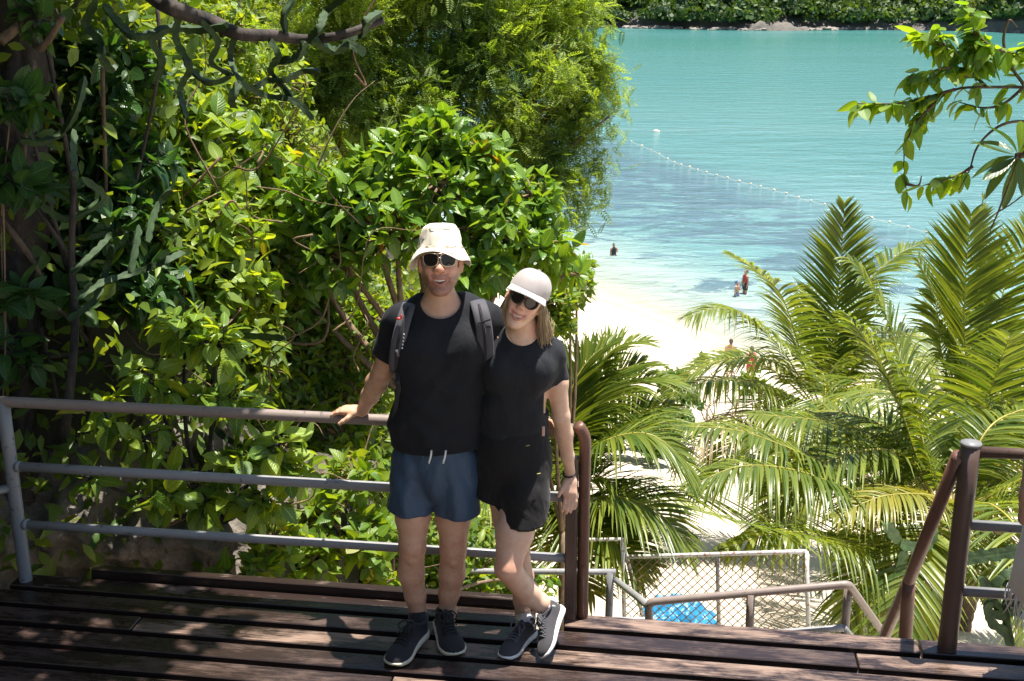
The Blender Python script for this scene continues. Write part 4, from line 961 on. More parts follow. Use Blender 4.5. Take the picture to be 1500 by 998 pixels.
# t-shirt
vx = Vox((f_(690, 600)[0] - .06, YW - .28, .90), (f_(840, 600)[0] + .06, YW + .36, 1.50), .0052)
vx.chain([(f_(757, 655, .03), .142), (f_(755, 612, .03), .128), (f_(758, 575, .02), .128), (f_(763, 530, .02), .136), (f_(765, 512, .03), .120)], .05, yv, .66)
for a, b, c, d_ in (((738, 498), (718, 508), (708, 545), .11), ((790, 504), (808, 518), (817, 556), .045)):
    vx.chain([(f_(766, 502, .035), .046), (f_(*a, .035), .042), (f_(*b, .03), .052)], .04); vx.chain([(f_(*b, .03), .055), (f_(*c, d_), .0525)], .03)
for u, v in ((738, 545), (784, 548)): vx.ell(f_(u, v, -.058), (.062, .042, .066), None, .07)
vx.fold(lambda x, y, z: (.006 * fbm(x * 9 + z * 6, y * 9, z * 11, 2) * sstep(1.35, 1.1, z) + .008 * (np.abs(noise3(x * 7 - z * 8, y * 6, z * 8 + x * 6)) - .35) * sstep(1.3, 1.15, z) + .0035 * fbm(x * 18, y * 18, z * 12, 2)).astype(np.float32))
vx.cut(f_(757, 645), (0, 0, -1)); sl_ = f_(817, 557, .045); vd = nrm(f_(817, 557, .045) - f_(808, 518, .03))
s1, X, Y, Z = vx._sub(sl_ - .13, sl_ + .13); dd = (X - sl_[0]) * vd[0] + (Y - sl_[1]) * vd[1] + (Z - sl_[2]) * vd[2]
vx.g[s1] = np.where(X > f_(798, 557)[0], np.maximum(vx.g[s1], dd.astype(np.float32)), vx.g[s1])
vx.ell(f_(765, 484, -.03), (.068, .085, .062), None, .005, 's')
vbuild('t_shirt', vx, M_tee2, wom)
# shorts: one garment, each leg with its own hem
vx = Vox((f_(695, 700)[0] - .06, YW - .34, .46), (f_(815, 700)[0] + .08, YW + .30, 1.02), .0052)
vx.chain([(f_(755, 630, .03), .124), (f_(754, 660, .03), .146), (f_(754, 684, .03), .148)], .04, yv, .72)
vx.chain([(f_(*p[:3]), p[3]) for p in ((732, 690, .05, .094), (728, 718, .05, .093), (725, 760, .05, .094))], .03)
vx.chain([(f_(*p[:3]), p[3]) for p in ((772, 685, .015, .098), (770, 728, -.03, .100), (767, 790, -.08, .100))], .03)
vx.fold(lambda x, y, z: (.004 * fbm(x * 12 + z * 7, y * 10, z * 11, 3) + .005 * (np.abs(noise3(x * 6 + z * 9, y * 6, z * 5 - x * 5)) - .35)).astype(np.float32))
X, Y, Z = [(vx.lo[i] + np.arange(vx.dim[i]) * vx.res).reshape([-1 if j == i else 1 for j in range(3)]) for i in range(3)]
h1, h2 = f_(716, 733, .0), f_(768, 756, -.05); xs_ = f_(727, 735, -.05)[0]
d1 = -((Z - h1[2]) + .22 * (X - h1[0]) - .05 * (Y - h1[1])); d2 = -((Z - h2[2]) + .03 * (X - h2[0]) - .22 * (Y - h2[1]))
wb_ = sstep(xs_ - .012, xs_ + .022, X); vx.g = np.maximum(vx.g, d1 * (1 - wb_) + d2 * wb_).astype(np.float32)
so = vbuild('shorts', vx, M_blk, wom)
M_tabp = flat('pink_tab', (0.62, 0.36, 0.28), 0.7); M_thr = flat('yellow_thread', (0.5, 0.42, 0.14), 0.7)
MB().box(f_(796, 632, -.052), (.006, .003, .021), None, .001).build('label_tab', M_tabp, so)
for u, v in ((773, 653), (789, 694)): MB().tube([f_(u - 2.5, v + .6, -.118), f_(u + 2.5, v - .6, -.112)], .0016, 6).build('bar_tack', M_thr, so)
# cap, tipped with the head
CW = Head(HW_(0, -.008, .030), (-0.10, -1.0, 0.20), 24, .96)
N = 48; ph = np.linspace(0, 2 * np.pi, N, endpoint=False); rows = []
for t in np.linspace(0, np.pi / 2, 14):
    r_, z_ = math.cos(t) ** .72, math.sin(t); seam = 1 - .012 * np.exp(-((np.mod(ph + math.pi / 6, math.pi / 3) - math.pi / 6) / .05) ** 2)
    rows.append(np.stack([.089 * r_ * np.cos(ph) * seam, .103 * r_ * np.sin(ph) * seam - .008, .012 + .098 * z_ * seam], 1))
V = np.concatenate(rows); i = np.arange(13)[:, None] * N; j = np.arange(N)[None]
cap = MB().add(CW.map(V), np.stack([i + j, i + (j + 1) % N, i + N + (j + 1) % N, i + N + j], -1).reshape(-1, 4)).build('cap', M_cap, wom)
V, F_ = blob(12, 8); MB().add(CW.map(V * [.007, .007, .004] + [0, -.008, .111]), F_).build('button', M_cap, cap)
bx = []; na, nb = 25, 8
for sgn in (1, -1):
    for a in np.linspace(-1.15, 1.15, na):
        for b in np.linspace(0, 1, nb):
            r_ = 1 + b * .86 * math.cos(a * .93) ** .8; x_ = .0885 * math.sin(a) * (1 + .10 * b); y_ = .102 * math.cos(a) * r_ - .006
            bx.append((x_, y_, .020 - .010 * b + sgn * .0018 - .020 * (x_ / .09) ** 2 * (.35 + .65 * b)))
V = np.array(bx); I = np.arange(na * nb).reshape(na, nb); top = quad(I); bot = quad(I + na * nb)[:, ::-1]
edge = np.array([[I[k, -1], I[k + 1, -1], I[k + 1, -1] + na * nb, I[k, -1] + na * nb] for k in range(na - 1)])
MB().add(CW.map(V), [np.concatenate([top, bot, edge])]).build('bill', M_capw, cap)
mb = MB(); a = np.linspace(-1.2, 1.2, 30); mb.tube(CW.map(np.stack([.0905 * np.sin(a), .1045 * np.cos(a) - .008, .022 - .018 * np.sin(a) ** 2], 1)), .0017, 6).build('piping', M_lace2, cap)
# hair: long strands swept behind her left shoulder, a few in front on the right
mb = MB()
for q in range(1300):
    if q < 1080:
        a = rng.uniform(-.35, 1.25); x0, y0 = .078 * math.cos(a), -.012 - .082 * math.sin(a); z0 = rng.uniform(-.02, .035)
        p0 = HW_(x0, y0, z0); dwn = rng.uniform(.09, .25); sp_ = rng.normal(0, .010, 3); off = rng.uniform(-.025, .018)
        p1 = p0 + [.012 + off * .4, .010 + rng.uniform(0, .03), -.07]; p2 = p0 + [.016 + off, .03 + rng.uniform(0, .04), -.15]; p3 = p0 + [.012 + off * 1.2, .05 + rng.uniform(-.02, .04), -dwn]
        P = spline([p0, p1 + sp_ * .5, p2 + sp_, p3 + sp_ * 1.6], 10)
    else:
        a = rng.uniform(-.25, .7); p0 = HW_(-.074 * math.cos(a), .035 - .08 * math.sin(a), rng.uniform(.0, .04)); sp_ = rng.normal(0, .006, 3)
        P = spline([p0, p0 + [-.016, .0, -.06] + sp_, p0 + [-.012, .03, -.12] + sp_, p0 + [.01, .06, -.17 - rng.uniform(0, .05)] + sp_], 9)
    mb.tube(P, np.linspace(.0014, .0006, len(P)), 3)
mb.build('hair', M_hair_l, wom)
for u, v, m in ((834, 694, M_lace), (834, 703, M_tort)):
    c_ = W(u, v, w3[1] - .002); b_ = nrm(k3 - e3); a1 = nrm(np.cross(b_, yv)); a2 = np.cross(b_, a1)
    MB().tube(c_ + (np.cos(tt)[:, None] * a1 + np.sin(tt)[:, None] * a2) * .0275, .0036, 8, False).build('bracelet', m, wom)
cc = f_(765, 492, -.03); a_ = np.linspace(.15, math.pi - .15, 18); MB().tube(np.stack([cc[0] + .050 * np.cos(a_), cc[1] - .018 - .02 * np.sin(a_), cc[2] + .006 - .036 * np.sin(a_)], 1), .0011, 5).build('necklace', M_gold, wom)
e_ = link('shoe', None, wom); hp, tp_ = G(782, 928, 0), G(735, 968, 0); d_ = nrm(tp_ - hp); c_ = (hp + tp_) / 2
shoe(e_, c_ - d_ * .132, c_ + d_ * .138, (0, 0, 1), M_knit2, M_sole2, M_lace2, M_wsock, aB + [0, 0, .0], 1.0)
e_ = link('shoe', None, wom); tp_ = G(798, 968, .012); hp = W(826, 893, 4.70)
d_ = nrm(hp - tp_); hp = tp_ + d_ * .262
shoe(e_, hp, tp_, (-.75, -.15, .55), M_knit2, M_sole2, M_lace2, M_wsock, aF, 1.0, M_sole2)
# ================================================================== vegetation
def leaf_tpl(width=0.5, fold=0.25, droop=0.35, n=6, tip=0.8, wave=0.0, stalk=0.0):
    t = np.linspace(0, 1, n); V = []; UV = []
    w = width / 2 * np.sin(np.pi * np.clip(t, 0, 1) ** tip) ** 0.75; w[0] = 0.012; w[-1] = 0.004
    for i, ti in enumerate(t):
        for a in (-1, 0, 1):
            V.append([a * w[i], ti, abs(a) * fold * w[i] - droop * ti ** 2 + wave * math.sin(ti * 9 + a) * abs(a)]); UV.append([a * .5 + .5, ti])
    F = [[i * 3 + j, i * 3 + j + 1, i * 3 + j + 4, i * 3 + j + 3] for i in range(n - 1) for j in (0, 1)]
    return np.array(V), np.array(F), np.array(UV)
L_broad = leaf_tpl(.52, .22, .30, 7); L_rib = leaf_tpl(.62, .16, .28, 8, .78, .012); L_small = leaf_tpl(.5, .25, .3, 4); L_heart = leaf_tpl(.8, .2, .3, 6, .6); L_long = leaf_tpl(.26, .3, .25, 7, 1.1)
def variants(w, f, d, n, tip=.8, wave=0.0): return [leaf_tpl(w * a, f * b, d * c, n, tip, wave) for a, b, c in ((1, 1, 1), (.85, 1.6, 2.0), (1.1, .6, .1), (.95, 1.3, -.5), (.8, 2.2, 1.3))]
L_broad = variants(.52, .22, .30, 7); L_rib = variants(.62, .16, .28, 8, .78, .012); L_small = variants(.5, .25, .3, 4); L_heart = variants(.8, .2, .3, 6, .6); L_long = variants(.26, .3, .25, 7, 1.1)
M_leaf_gloss = leaf_mat('glossy_leaf', (0.055, 0.14, 0.014), (0.17, 0.28, 0.035), 0.34, 0.32, (2.6, 2.2, 0.5), 0.45, 0.55, yellow=(0.42, 0.16, 0.03))
M_leaf_rib = leaf_mat('ribbed_leaf', (0.065, 0.15, 0.02), (0.23, 0.32, 0.04), 0.40, 0.36, (2.6, 2.1, 0.45), 0.6, 0.5, yellow=(0.35, 0.28, 0.03))
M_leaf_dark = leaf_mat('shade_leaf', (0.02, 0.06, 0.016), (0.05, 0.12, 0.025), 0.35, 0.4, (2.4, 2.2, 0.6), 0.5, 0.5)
M_leaf_lime = leaf_mat('lime_leaf', (0.08, 0.17, 0.015), (0.18, 0.26, 0.03), 0.45, 0.42, (2.5, 2.0, 0.4), 0.3, 0.45, yellow=(0.4, 0.3, 0.04))
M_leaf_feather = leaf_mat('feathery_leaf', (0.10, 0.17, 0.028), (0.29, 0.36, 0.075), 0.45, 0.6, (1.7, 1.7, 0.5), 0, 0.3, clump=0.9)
M_leaf_cover = leaf_mat('understorey_leaf', (0.045, 0.10, 0.014), (0.20, 0.27, 0.035), 0.36, 0.45, (2.5, 2.1, 0.5), 0, 0.4)
def bark(name, a, b, sc_=14):
    n = NT(name); f = n.noise(sc_, 7, 0.7, n.mapping(n.pos(), (1, 1, .35))); n.p(Base_Color=n.mix(n.ramp(f, [(.35, 0), (.68, 1)]), a, b), Roughness=.9); n.bump(f, .8, .02); return n.m
M_bark = bark('brown_bark', (0.05, 0.032, 0.02), (0.20, 0.14, 0.09)); M_twig = bark('pale_twig', (0.14, 0.09, 0.05), (0.32, 0.22, 0.13), 30)
M_barkd = bark('dark_bark', (0.010, 0.008, 0.006), (0.09, 0.07, 0.06), 9); M_barkr = bark('reddish_bark', (0.09, 0.045, 0.028), (0.22, 0.12, 0.08), 20)
TO_SUN = np.array(to_sun)

def leaf_objects(parent, tpls, mat, pos, R, scl, name='leaf', cache={}):
    mes = []
    for tpl in tpls:
        key = (id(tpl), mat.name)
        if key not in cache:
            o = np_mesh(name, tpl[0], tpl[1], mat, None, True, tpl[2]); cache[key] = o.data; bpy.data.objects.remove(o)
        mes.append(cache[key])
    inv = wmat(parent).inverted()
    for i, (p, r, s_) in enumerate(zip(pos, R, scl)):
        o = bpy.data.objects.new(name, mes[(i * 7 + i // 3) % len(mes)]); COL.objects.link(o); o.parent = parent; o.matrix_parent_inverse = inv
        o.location = p.tolist(); o.rotation_euler = Matrix(r.tolist()).to_euler(); o.scale = (float(s_),) * 3
def leaf_mass(tpls, pos, R, S):
    mb = MB()
    for i, t in enumerate(tpls): mb.batch(t[0], t[1], pos[i::len(tpls)], R[i::len(tpls)], S[i::len(tpls)], t[2])
    return mb
def plant(name, label, cat, base, blobs, tpl, mat, twig_m, clusters, per, size, seed, mat2=None, group=None, nobj=300, spread=0.8, upb=0.55, stem_r=0.05, stems=None, dr=0.0):
    """blobs: (centre, radius) ellipsoids of the crown; leaves sit in whorls on twigs that grow from the limbs"""
    r = np.random.default_rng(seed); base = np.asarray(base, float); root = thing(name, label, cat, base, group)
    cs = np.array([b[0] for b in blobs]); rs = np.array([b[1] for b in blobs], float); wgt = rs ** 2 / (rs ** 2).sum()
    hub = base * 0.45 + cs.mean(0) * 0.55; hub[2] = base[2] + (cs[:, 2].mean() - base[2]) * 0.55
    MB().tube(spline([base, base * .5 + hub * .5 + r.normal(0, .06, 3), hub], 10), np.linspace(stem_r, stem_r * .75, 10), 9).build('stem', twig_m, root)
    for c, q in zip(cs, rs):
        P = spline([hub, hub * .5 + c * .5 + r.normal(0, .12 * q + .03, 3) + [0, 0, .1 * q], c], 9); MB().tube(P, np.linspace(stem_r * .6, stem_r * .22, 9), 7).build('branch', twig_m, root)
    k = r.choice(len(blobs), clusters, p=wgt); d = r.normal(size=(clusters, 3)); d[:, 2] += .25; d = nrm_rows(d)
    rad = rs[k][:, None] * (0.35 + 0.75 * r.random((clusters, 1)) ** .6); tip = cs[k] + d * rad * np.array([1, 1, .85])
    tw = MB()
    for i in range(0, clusters): tw.tube(spline([cs[k[i]] + d[i] * rad[i] * .15, cs[k[i]] * .4 + tip[i] * .6 + r.normal(0, .03, 3), tip[i]], 5), np.linspace(.010, .0035, 5) * stem_r / .05, 4, False)
    tag(tw.build('twigs', twig_m, root), kind='stuff')
    N = clusters * per; ci = np.repeat(np.arange(clusters), per); az = np.tile(np.arange(per) * 2.4, clusters) + r.uniform(0, 6.28, clusters)[ci]
    ax = d[ci]; s1 = nrm_rows(np.cross(ax, [.3, .2, 1.0])); s2 = np.cross(ax, s1)
    fw = nrm_rows(ax * r.uniform(.1, .9, (N, 1)) + spread * (np.cos(az)[:, None] * s1 + np.sin(az)[:, None] * s2) + r.normal(0, .2, (N, 3)) + [0, 0, dr])
    up = nrm_rows(np.array([0, 0, 1.0]) * upb + .35 * TO_SUN + .35 * ax + r.normal(0, .5, (N, 3)))
    pos = tip[ci] - ax * r.uniform(0, .10, (N, 1)) * (size[1] / .2) + fw * .015; S = r.uniform(size[0], size[1], N); R = frames(fw, up)
    cam_d2 = np.linalg.norm(pos - [0, 0, CAM_H], axis=1); px_ = (pos[:, 0]) / pos[:, 1] * F_PX; vis = (np.abs(pos[:, 0] / np.maximum(pos[:, 1], .1)) < .43)
    order = np.argsort(cam_d2 + 100 * (~vis)); a, b = order[:nobj], order[nobj:]
    if nobj: leaf_objects(root, tpl, mat, pos[a], R[a], S[a])
    if len(b):
        tag(leaf_mass(tpl, pos[b], R[b], S[b]).build('foliage', mat2 or mat, root), kind='stuff')
    return root
B = lambda u, v, y, rpx: (W(u, v, y), rpx * y * 1.06 / F_PX)

# --- the broad-leaved shrub behind the man
plant('broadleaf_shrub', 'big glossy leaved shrub rising behind the man in the bucket hat', 'shrub', (-0.45, 7.9, -1.9),
      [B(640, 205, 7.9, 45), B(585, 235, 7.8, 50), B(700, 250, 7.9, 55), B(640, 270, 7.6, 50), B(780, 290, 8.1, 42), B(530, 290, 7.6, 60), B(470, 300, 7.8, 60), B(430, 330, 8.1, 45), B(580, 340, 7.5, 60), B(720, 330, 7.7, 60), B(780, 370, 7.9, 55), B(500, 380, 7.6, 60), B(830, 400, 8.2, 30), B(700, 400, 7.6, 50), B(440, 430, 8.0, 55)],
      L_broad, M_leaf_gloss, M_twig, 640, 7, (.07, .155), 11, stem_r=.06)
plant('small_leaf_bush', 'light green small leaved bush beside the woman\'s cap above the sand', 'bush', (0.45, 9.2, -4.2),
      [B(835, 420, 9.2, 32), B(815, 470, 9.0, 35), B(845, 390, 9.4, 22), B(800, 440, 9.0, 40)], L_small, M_leaf_lime, M_twig, 170, 8, (.05, .09), 12, nobj=0, stem_r=.035)
# --- ribbed-leaf climbers over the slope at the left
plant('ribbed_leaf_plant', 'sunlit yellow green plant with large ribbed leaves on the slope', 'plant', (-1.9, 7.4, -.6),
      [B(300, 270, 7.6, 60), B(360, 240, 8.0, 60), B(330, 350, 7.2, 60), B(260, 330, 7.3, 55), B(390, 330, 7.8, 55), B(350, 420, 7.1, 50), B(290, 190, 7.8, 50), B(400, 260, 8.4, 50)],
      L_rib, M_leaf_rib, M_twig, 360, 5, (.055, .17), 21, stem_r=.035, spread=1.0, dr=-.1)
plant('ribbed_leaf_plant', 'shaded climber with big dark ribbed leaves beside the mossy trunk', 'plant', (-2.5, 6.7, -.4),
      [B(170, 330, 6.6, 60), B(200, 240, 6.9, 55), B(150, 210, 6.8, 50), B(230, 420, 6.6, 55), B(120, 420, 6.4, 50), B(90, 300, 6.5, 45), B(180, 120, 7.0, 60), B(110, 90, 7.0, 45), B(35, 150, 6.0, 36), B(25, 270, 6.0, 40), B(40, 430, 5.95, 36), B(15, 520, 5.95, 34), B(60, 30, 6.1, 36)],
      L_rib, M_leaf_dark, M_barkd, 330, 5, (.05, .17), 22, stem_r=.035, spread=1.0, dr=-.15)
plant('ribbed_leaf_plant', 'hanging vine with large ribbed leaves behind the railing bars', 'plant', (-1.75, 6.5, -1.0),
      [B(210, 640, 5.75, 36), B(250, 720, 5.7, 42), B(305, 735, 5.75, 40), B(390, 735, 5.8, 40), B(410, 650, 5.85, 40), B(220, 560, 5.85, 40), B(320, 500, 6.0, 45), B(430, 690, 5.85, 35), B(330, 590, 5.9, 40), B(270, 480, 6.0, 40), B(150, 600, 5.85, 34), B(130, 700, 5.75, 30), B(350, 680, 5.75, 36)],
      L_rib, M_leaf_rib, M_barkd, 170, 4, (.05, .17), 23, stem_r=.03, spread=1.0, dr=-.5)
plant('heart_leaf_vine', 'light green heart leaved vine below the rail by the man\'s legs', 'vine', (-.75, 7.6, -2.2),
      [B(480, 760, 6.4, 55), B(520, 700, 6.6, 50), B(450, 820, 6.2, 50), B(540, 800, 6.4, 50), B(400, 790, 6.0, 50), B(500, 640, 7.4, 45), B(370, 840, 5.8, 35), B(700, 840, 8.6, 50), B(640, 830, 8.4, 45), B(770, 850, 9.0, 45), B(540, 860, 6.6, 45), B(560, 720, 7.0, 40), B(440, 870, 5.95, 30), B(330, 840, 5.75, 22)],
      L_heart, M_leaf_lime, M_twig, 400, 5, (.05, .115), 24, stem_r=.03)
plant('leafy_thicket', 'tangle of bright green leaves between the man\'s arm and the rail', 'thicket', (-.95, 7.9, -1.6),
      [B(440, 520, 7.9, 60), B(500, 520, 8.0, 55), B(420, 590, 7.6, 50), B(520, 590, 7.8, 50), B(480, 460, 8.2, 55), B(390, 470, 7.8, 50), B(560, 470, 8.2, 45)],
      L_broad, M_leaf_lime, M_twig, 560, 6, (.035, .095), 25, stem_r=.04)
plant('leafy_thicket', 'pale sunlit scrub on the slope beneath the feathery tree', 'thicket', (-2.2, 10.5, -.6),
      [B(420, 200, 10.2, 55), B(330, 150, 10.0, 60), B(250, 120, 9.6, 60), B(400, 120, 10.5, 50), B(450, 270, 10.4, 40), B(230, 220, 9.2, 50), B(320, 60, 10.0, 60)],
      L_broad, M_leaf_rib, M_twig, 600, 6, (.045, .11), 26, stem_r=.05)
plant('leafy_thicket', 'fine leaved tangle of twigs filling the shaded slope by the succulents', 'thicket', (-2.3, 7.9, -.8),
      [B(330, 480, 7.4, 55), B(260, 420, 7.2, 60), B(180, 470, 6.9, 60), B(120, 520, 6.7, 50), B(380, 540, 7.3, 45), B(300, 560, 7.0, 50), B(400, 400, 7.8, 50), B(210, 540, 6.7, 50), B(60, 440, 6.7, 50), B(250, 290, 8.0, 60)],
      L_broad, M_leaf_cover, M_twig, 640, 6, (.035, .09), 27, stem_r=.045)
# --- ground cover of the slope: scattered leaves standing off the soil
def cover(name, label, n_, xr, yr, size, mat, seed, off=0.35, cond=None):
    r = np.random.default_rng(seed); x = r.uniform(*xr, n_ * 3); y = r.uniform(*yr, n_ * 3)
    m = (np.interp(y, *XB) - x > -.2) & ((x - _Oa[0]) * _dn[0] + (y - _Oa[1]) * _dn[1] > .75)
    if cond is not None: m &= cond(x, y)
    x, y = x[m][:n_], y[m][:n_]; z = ground_z(x, y); k = len(x); e = .05
    gxx = (ground_z(x + e, y) - z) / e; gyy = (ground_z(x, y + e) - z) / e; N = nrm_rows(np.stack([-gxx, -gyy, np.ones(k)], 1))
    p = np.stack([x, y, z], 1) + N * (r.random((k, 1)) ** .7) * off * (1 + .8 * noise3(x * 1.3, y * 1.3, z * 1.3))[:, None]
    fw = nrm_rows(N * .5 + r.normal(0, .7, (k, 3))); up = nrm_rows(.5 * N + .5 * TO_SUN + r.normal(0, .4, (k, 3)))
    tag(leaf_mass(L_small, p, frames(fw, up), r.uniform(*size, k)).build(name, mat), label, 'undergrowth', kind='stuff')
cover('slope_undergrowth', 'leafy undergrowth covering the steep slope at the left', 30000, (-9, .5), (8, 24), (.09, .19), M_leaf_cover, 31)
cover('near_undergrowth', 'leafy undergrowth on the slope just behind the railing', 26000, (-4.6, .3), (5.7, 9.5), (.07, .15), M_leaf_cover, 33, .45)
cover('distant_undergrowth', 'scrub covering the slope further along towards the water', 22000, (-24, 0), (22, 66), (.2, .45), M_leaf_cover, 32, .8)

# --- the feathery tree over the water
def sprig_tpl(np_=7):
    V, F = [], []
    for i in range(np_):
        t = (i + 1) / np_; L = .24 * math.sin(math.pi * (.18 + .78 * t)) + .05
        for s_ in (-1, 1):
            b = len(V); y = t; d = np.array([s_ * .85, .5, -.12]); d /= np.linalg.norm(d); w = np.array([-d[1] * s_, d[0] * s_, 0]) * .05
            V += [[0, y, -.18 * t * t], np.array([0, y, -.18 * t * t]) + d * L * .5 + w, np.array([0, y, -.18 * t * t]) + d * L, np.array([0, y, -.18 * t * t]) + d * L * .5 - w]; F.append([b, b + 1, b + 2, b + 3])
    return np.array([np.asarray(v, float) for v in V]), np.array(F)
SPV, SPF = sprig_tpl()
def feathery(name, label, base, blobs, nsp, size, seed, limbs):
    r = np.random.default_rng(seed); root = thing(name, label, 'tree', base); big = blobs; blobs = []
    for c, q in big:
        blobs += [(c + nrm(r.normal(size=3)) * q * r.uniform(.2, .95), q * r.uniform(.28, .5)) for _ in range(7)]
    cs = np.array([b[0] for b in blobs]); rs = np.array([b[1] for b in blobs])
    fork = np.asarray(base) * .4 + cs.mean(0) * .6; fork[2] = min(fork[2], cs[:, 2].max())
    MB().tube(spline([base, np.asarray(base) * .5 + fork * .5 + [.2, 0, .2], fork], 12), np.linspace(.2, .11, 12), 10).build('trunk', M_barkr, root)
    for c in np.array([b[0] for b in big])[:limbs]:
        MB().tube(spline([fork, fork * .5 + c * .5 + r.normal(0, .25, 3), c + r.normal(0, .15, 3), c + (c - fork) * .25], 14), np.linspace(.075, .012, 14), 7).build('limb', M_barkr, root)
    ncl = nsp // 9; k = r.choice(len(cs), ncl, p=rs ** 2 / (rs ** 2).sum()); d = nrm_rows(r.normal(size=(ncl, 3)) + [0, -.15, .2])
    c0 = cs[k] + d * rs[k][:, None] * (.45 + .6 * r.random((ncl, 1)) ** .7) * [1, 1, .8]
    tw = MB()
    for i in range(0, ncl, 2): tw.tube([cs[k[i]] + d[i] * rs[k[i]] * .2, c0[i]], [.009, .003], 3, False)
    tag(tw.build('twigs', M_barkr, root), kind='stuff')
    ci = np.repeat(np.arange(ncl), 9); n_ = len(ci); fw = nrm_rows(d[ci] * .6 + r.normal(0, .75, (n_, 3)) + [0, 0, -.15]); up = nrm_rows(np.array([0, 0, 1.0]) + .4 * TO_SUN + r.normal(0, .35, (n_, 3)))
    p = c0[ci] + r.normal(0, .12, (n_, 3))
    tag(MB().batch(SPV, SPF, p, frames(fw, up), r.uniform(*size, n_)).build('crown', M_leaf_feather, root), kind='stuff')
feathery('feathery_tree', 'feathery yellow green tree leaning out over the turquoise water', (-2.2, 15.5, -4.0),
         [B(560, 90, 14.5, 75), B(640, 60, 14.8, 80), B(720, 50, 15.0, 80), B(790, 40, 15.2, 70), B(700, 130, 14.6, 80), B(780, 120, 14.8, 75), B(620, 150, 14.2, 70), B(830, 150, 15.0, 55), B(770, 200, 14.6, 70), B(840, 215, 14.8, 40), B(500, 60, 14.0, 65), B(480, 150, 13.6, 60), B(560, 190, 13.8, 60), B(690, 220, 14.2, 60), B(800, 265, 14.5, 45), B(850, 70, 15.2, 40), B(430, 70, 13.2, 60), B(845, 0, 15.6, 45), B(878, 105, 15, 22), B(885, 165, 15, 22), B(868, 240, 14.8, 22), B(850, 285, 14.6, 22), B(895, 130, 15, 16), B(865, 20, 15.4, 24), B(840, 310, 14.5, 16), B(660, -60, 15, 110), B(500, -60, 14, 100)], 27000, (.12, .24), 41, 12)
# --- big shade tree at the left edge: mossy trunk in view, crown above it out over the deck
sh = thing('shade_tree', 'dark gnarled trunk at the deck\'s left end with vines and leaves', 'tree', (-3.0, 6.3, -1.5))
Pt = spline([(-3.05, 6.35, -2.0), W(12, 560, 6.3), W(30, 330, 6.3), W(22, 160, 6.35), W(38, 40, 6.4), (-2.5, 6.6, 4.6)], 150)
rt = np.interp(np.linspace(0, 1, 150), [0, .3, 1], [.18, .135, .09]); mb = MB().tube(Pt, rt, 36); V = mb.V[0]; cen = np.repeat(Pt, 36, 0); dr_ = V - cen
mb.V[0] = cen + dr_ * (1 + .32 * fbm(V[:, 0] * 9, V[:, 1] * 9, V[:, 2] * 2.2, 4) + .22 * np.abs(fbm(V[:, 0] * 22, V[:, 1] * 22, V[:, 2] * 5, 3)))[:, None]; mb.build('trunk', M_barkd, sh)
r = np.random.default_rng(55)
for P, r0 in (([W(32, 60, 6.4), W(48, 95, 6.3), W(40, 130, 6.2), W(36, 200, 6.15), W(30, 300, 6.1)], .022), ([W(60, 0, 6.2), W(50, 50, 6.2), W(62, 70, 6.1), W(92, 25, 6.0)], .026), ([W(0, 60, 6.0), W(30, 35, 6.1), W(60, -10, 6.2)], .03), ([W(0, 320, 6.0), W(40, 370, 6.0), W(60, 405, 6.0)], .02), ([W(5, 300, 5.9), W(8, 480, 5.9), W(3, 620, 5.9)], .005), ([W(14, 180, 6.0), W(2, 330, 6.0), W(10, 560, 6.0)], .004)):
    MB().tube(spline(P, 20), np.linspace(r0, r0 * .6, 20), 8).build('limb', M_bark if r0 > .01 else M_twig, sh)
top = np.array([-2.5, 6.6, 4.6]); cl = []
for c, q in (((-2.6, 6.6, 4.4), .8), ((-3.3, 7.4, 4.6), .9), ((-2.2, 5.6, 4.3), .75), ((-1.5, 5.0, 4.2), .6), ((-2.9, 5.4, 4.3), .8), ((-1.9, 4.3, 4.4), .65), ((-1.15, 4.6, 4.3), .42), ((-2.8, 4.2, 4.4), .7), ((-3.8, 6.0, 4.5), .8), ((-3.7, 8.4, 4.7), .9), ((-1.3, 5.6, 4.3), .40), ((-.75, 5.2, 4.3), .22), ((-.85, 4.2, 4.3), .3), ((-1.6, 3.5, 4.3), .5)):
    c = np.array(c); cl.append((c, q)); MB().tube(spline([top, top * .5 + c * .5 + r.normal(0, .12, 3), c], 10), np.linspace(.06, .015, 10), 7).build('limb', M_bark, sh)
pos, fw = [], []
for c, q in cl:
    m = int(520 * q * q / .6); d = nrm_rows(r.normal(size=(m, 3))); pos.append(c + d * q * r.random((m, 1)) ** .4 * [1, 1, .6]); fw.append(d + r.normal(0, .6, (m, 3)))
pos = np.concatenate(pos); fw = np.concatenate(fw); k = pos[:, 2] > 3.0; pos, fw = pos[k], fw[k]
tag(leaf_mass(L_broad, pos, frames(nrm_rows(fw), nrm_rows(r.normal(0, .4, (len(pos), 3)) + [0, 0, 1])), r.uniform(.13, .24, len(pos))).build('crown', M_leaf_gloss, sh), kind='stuff')
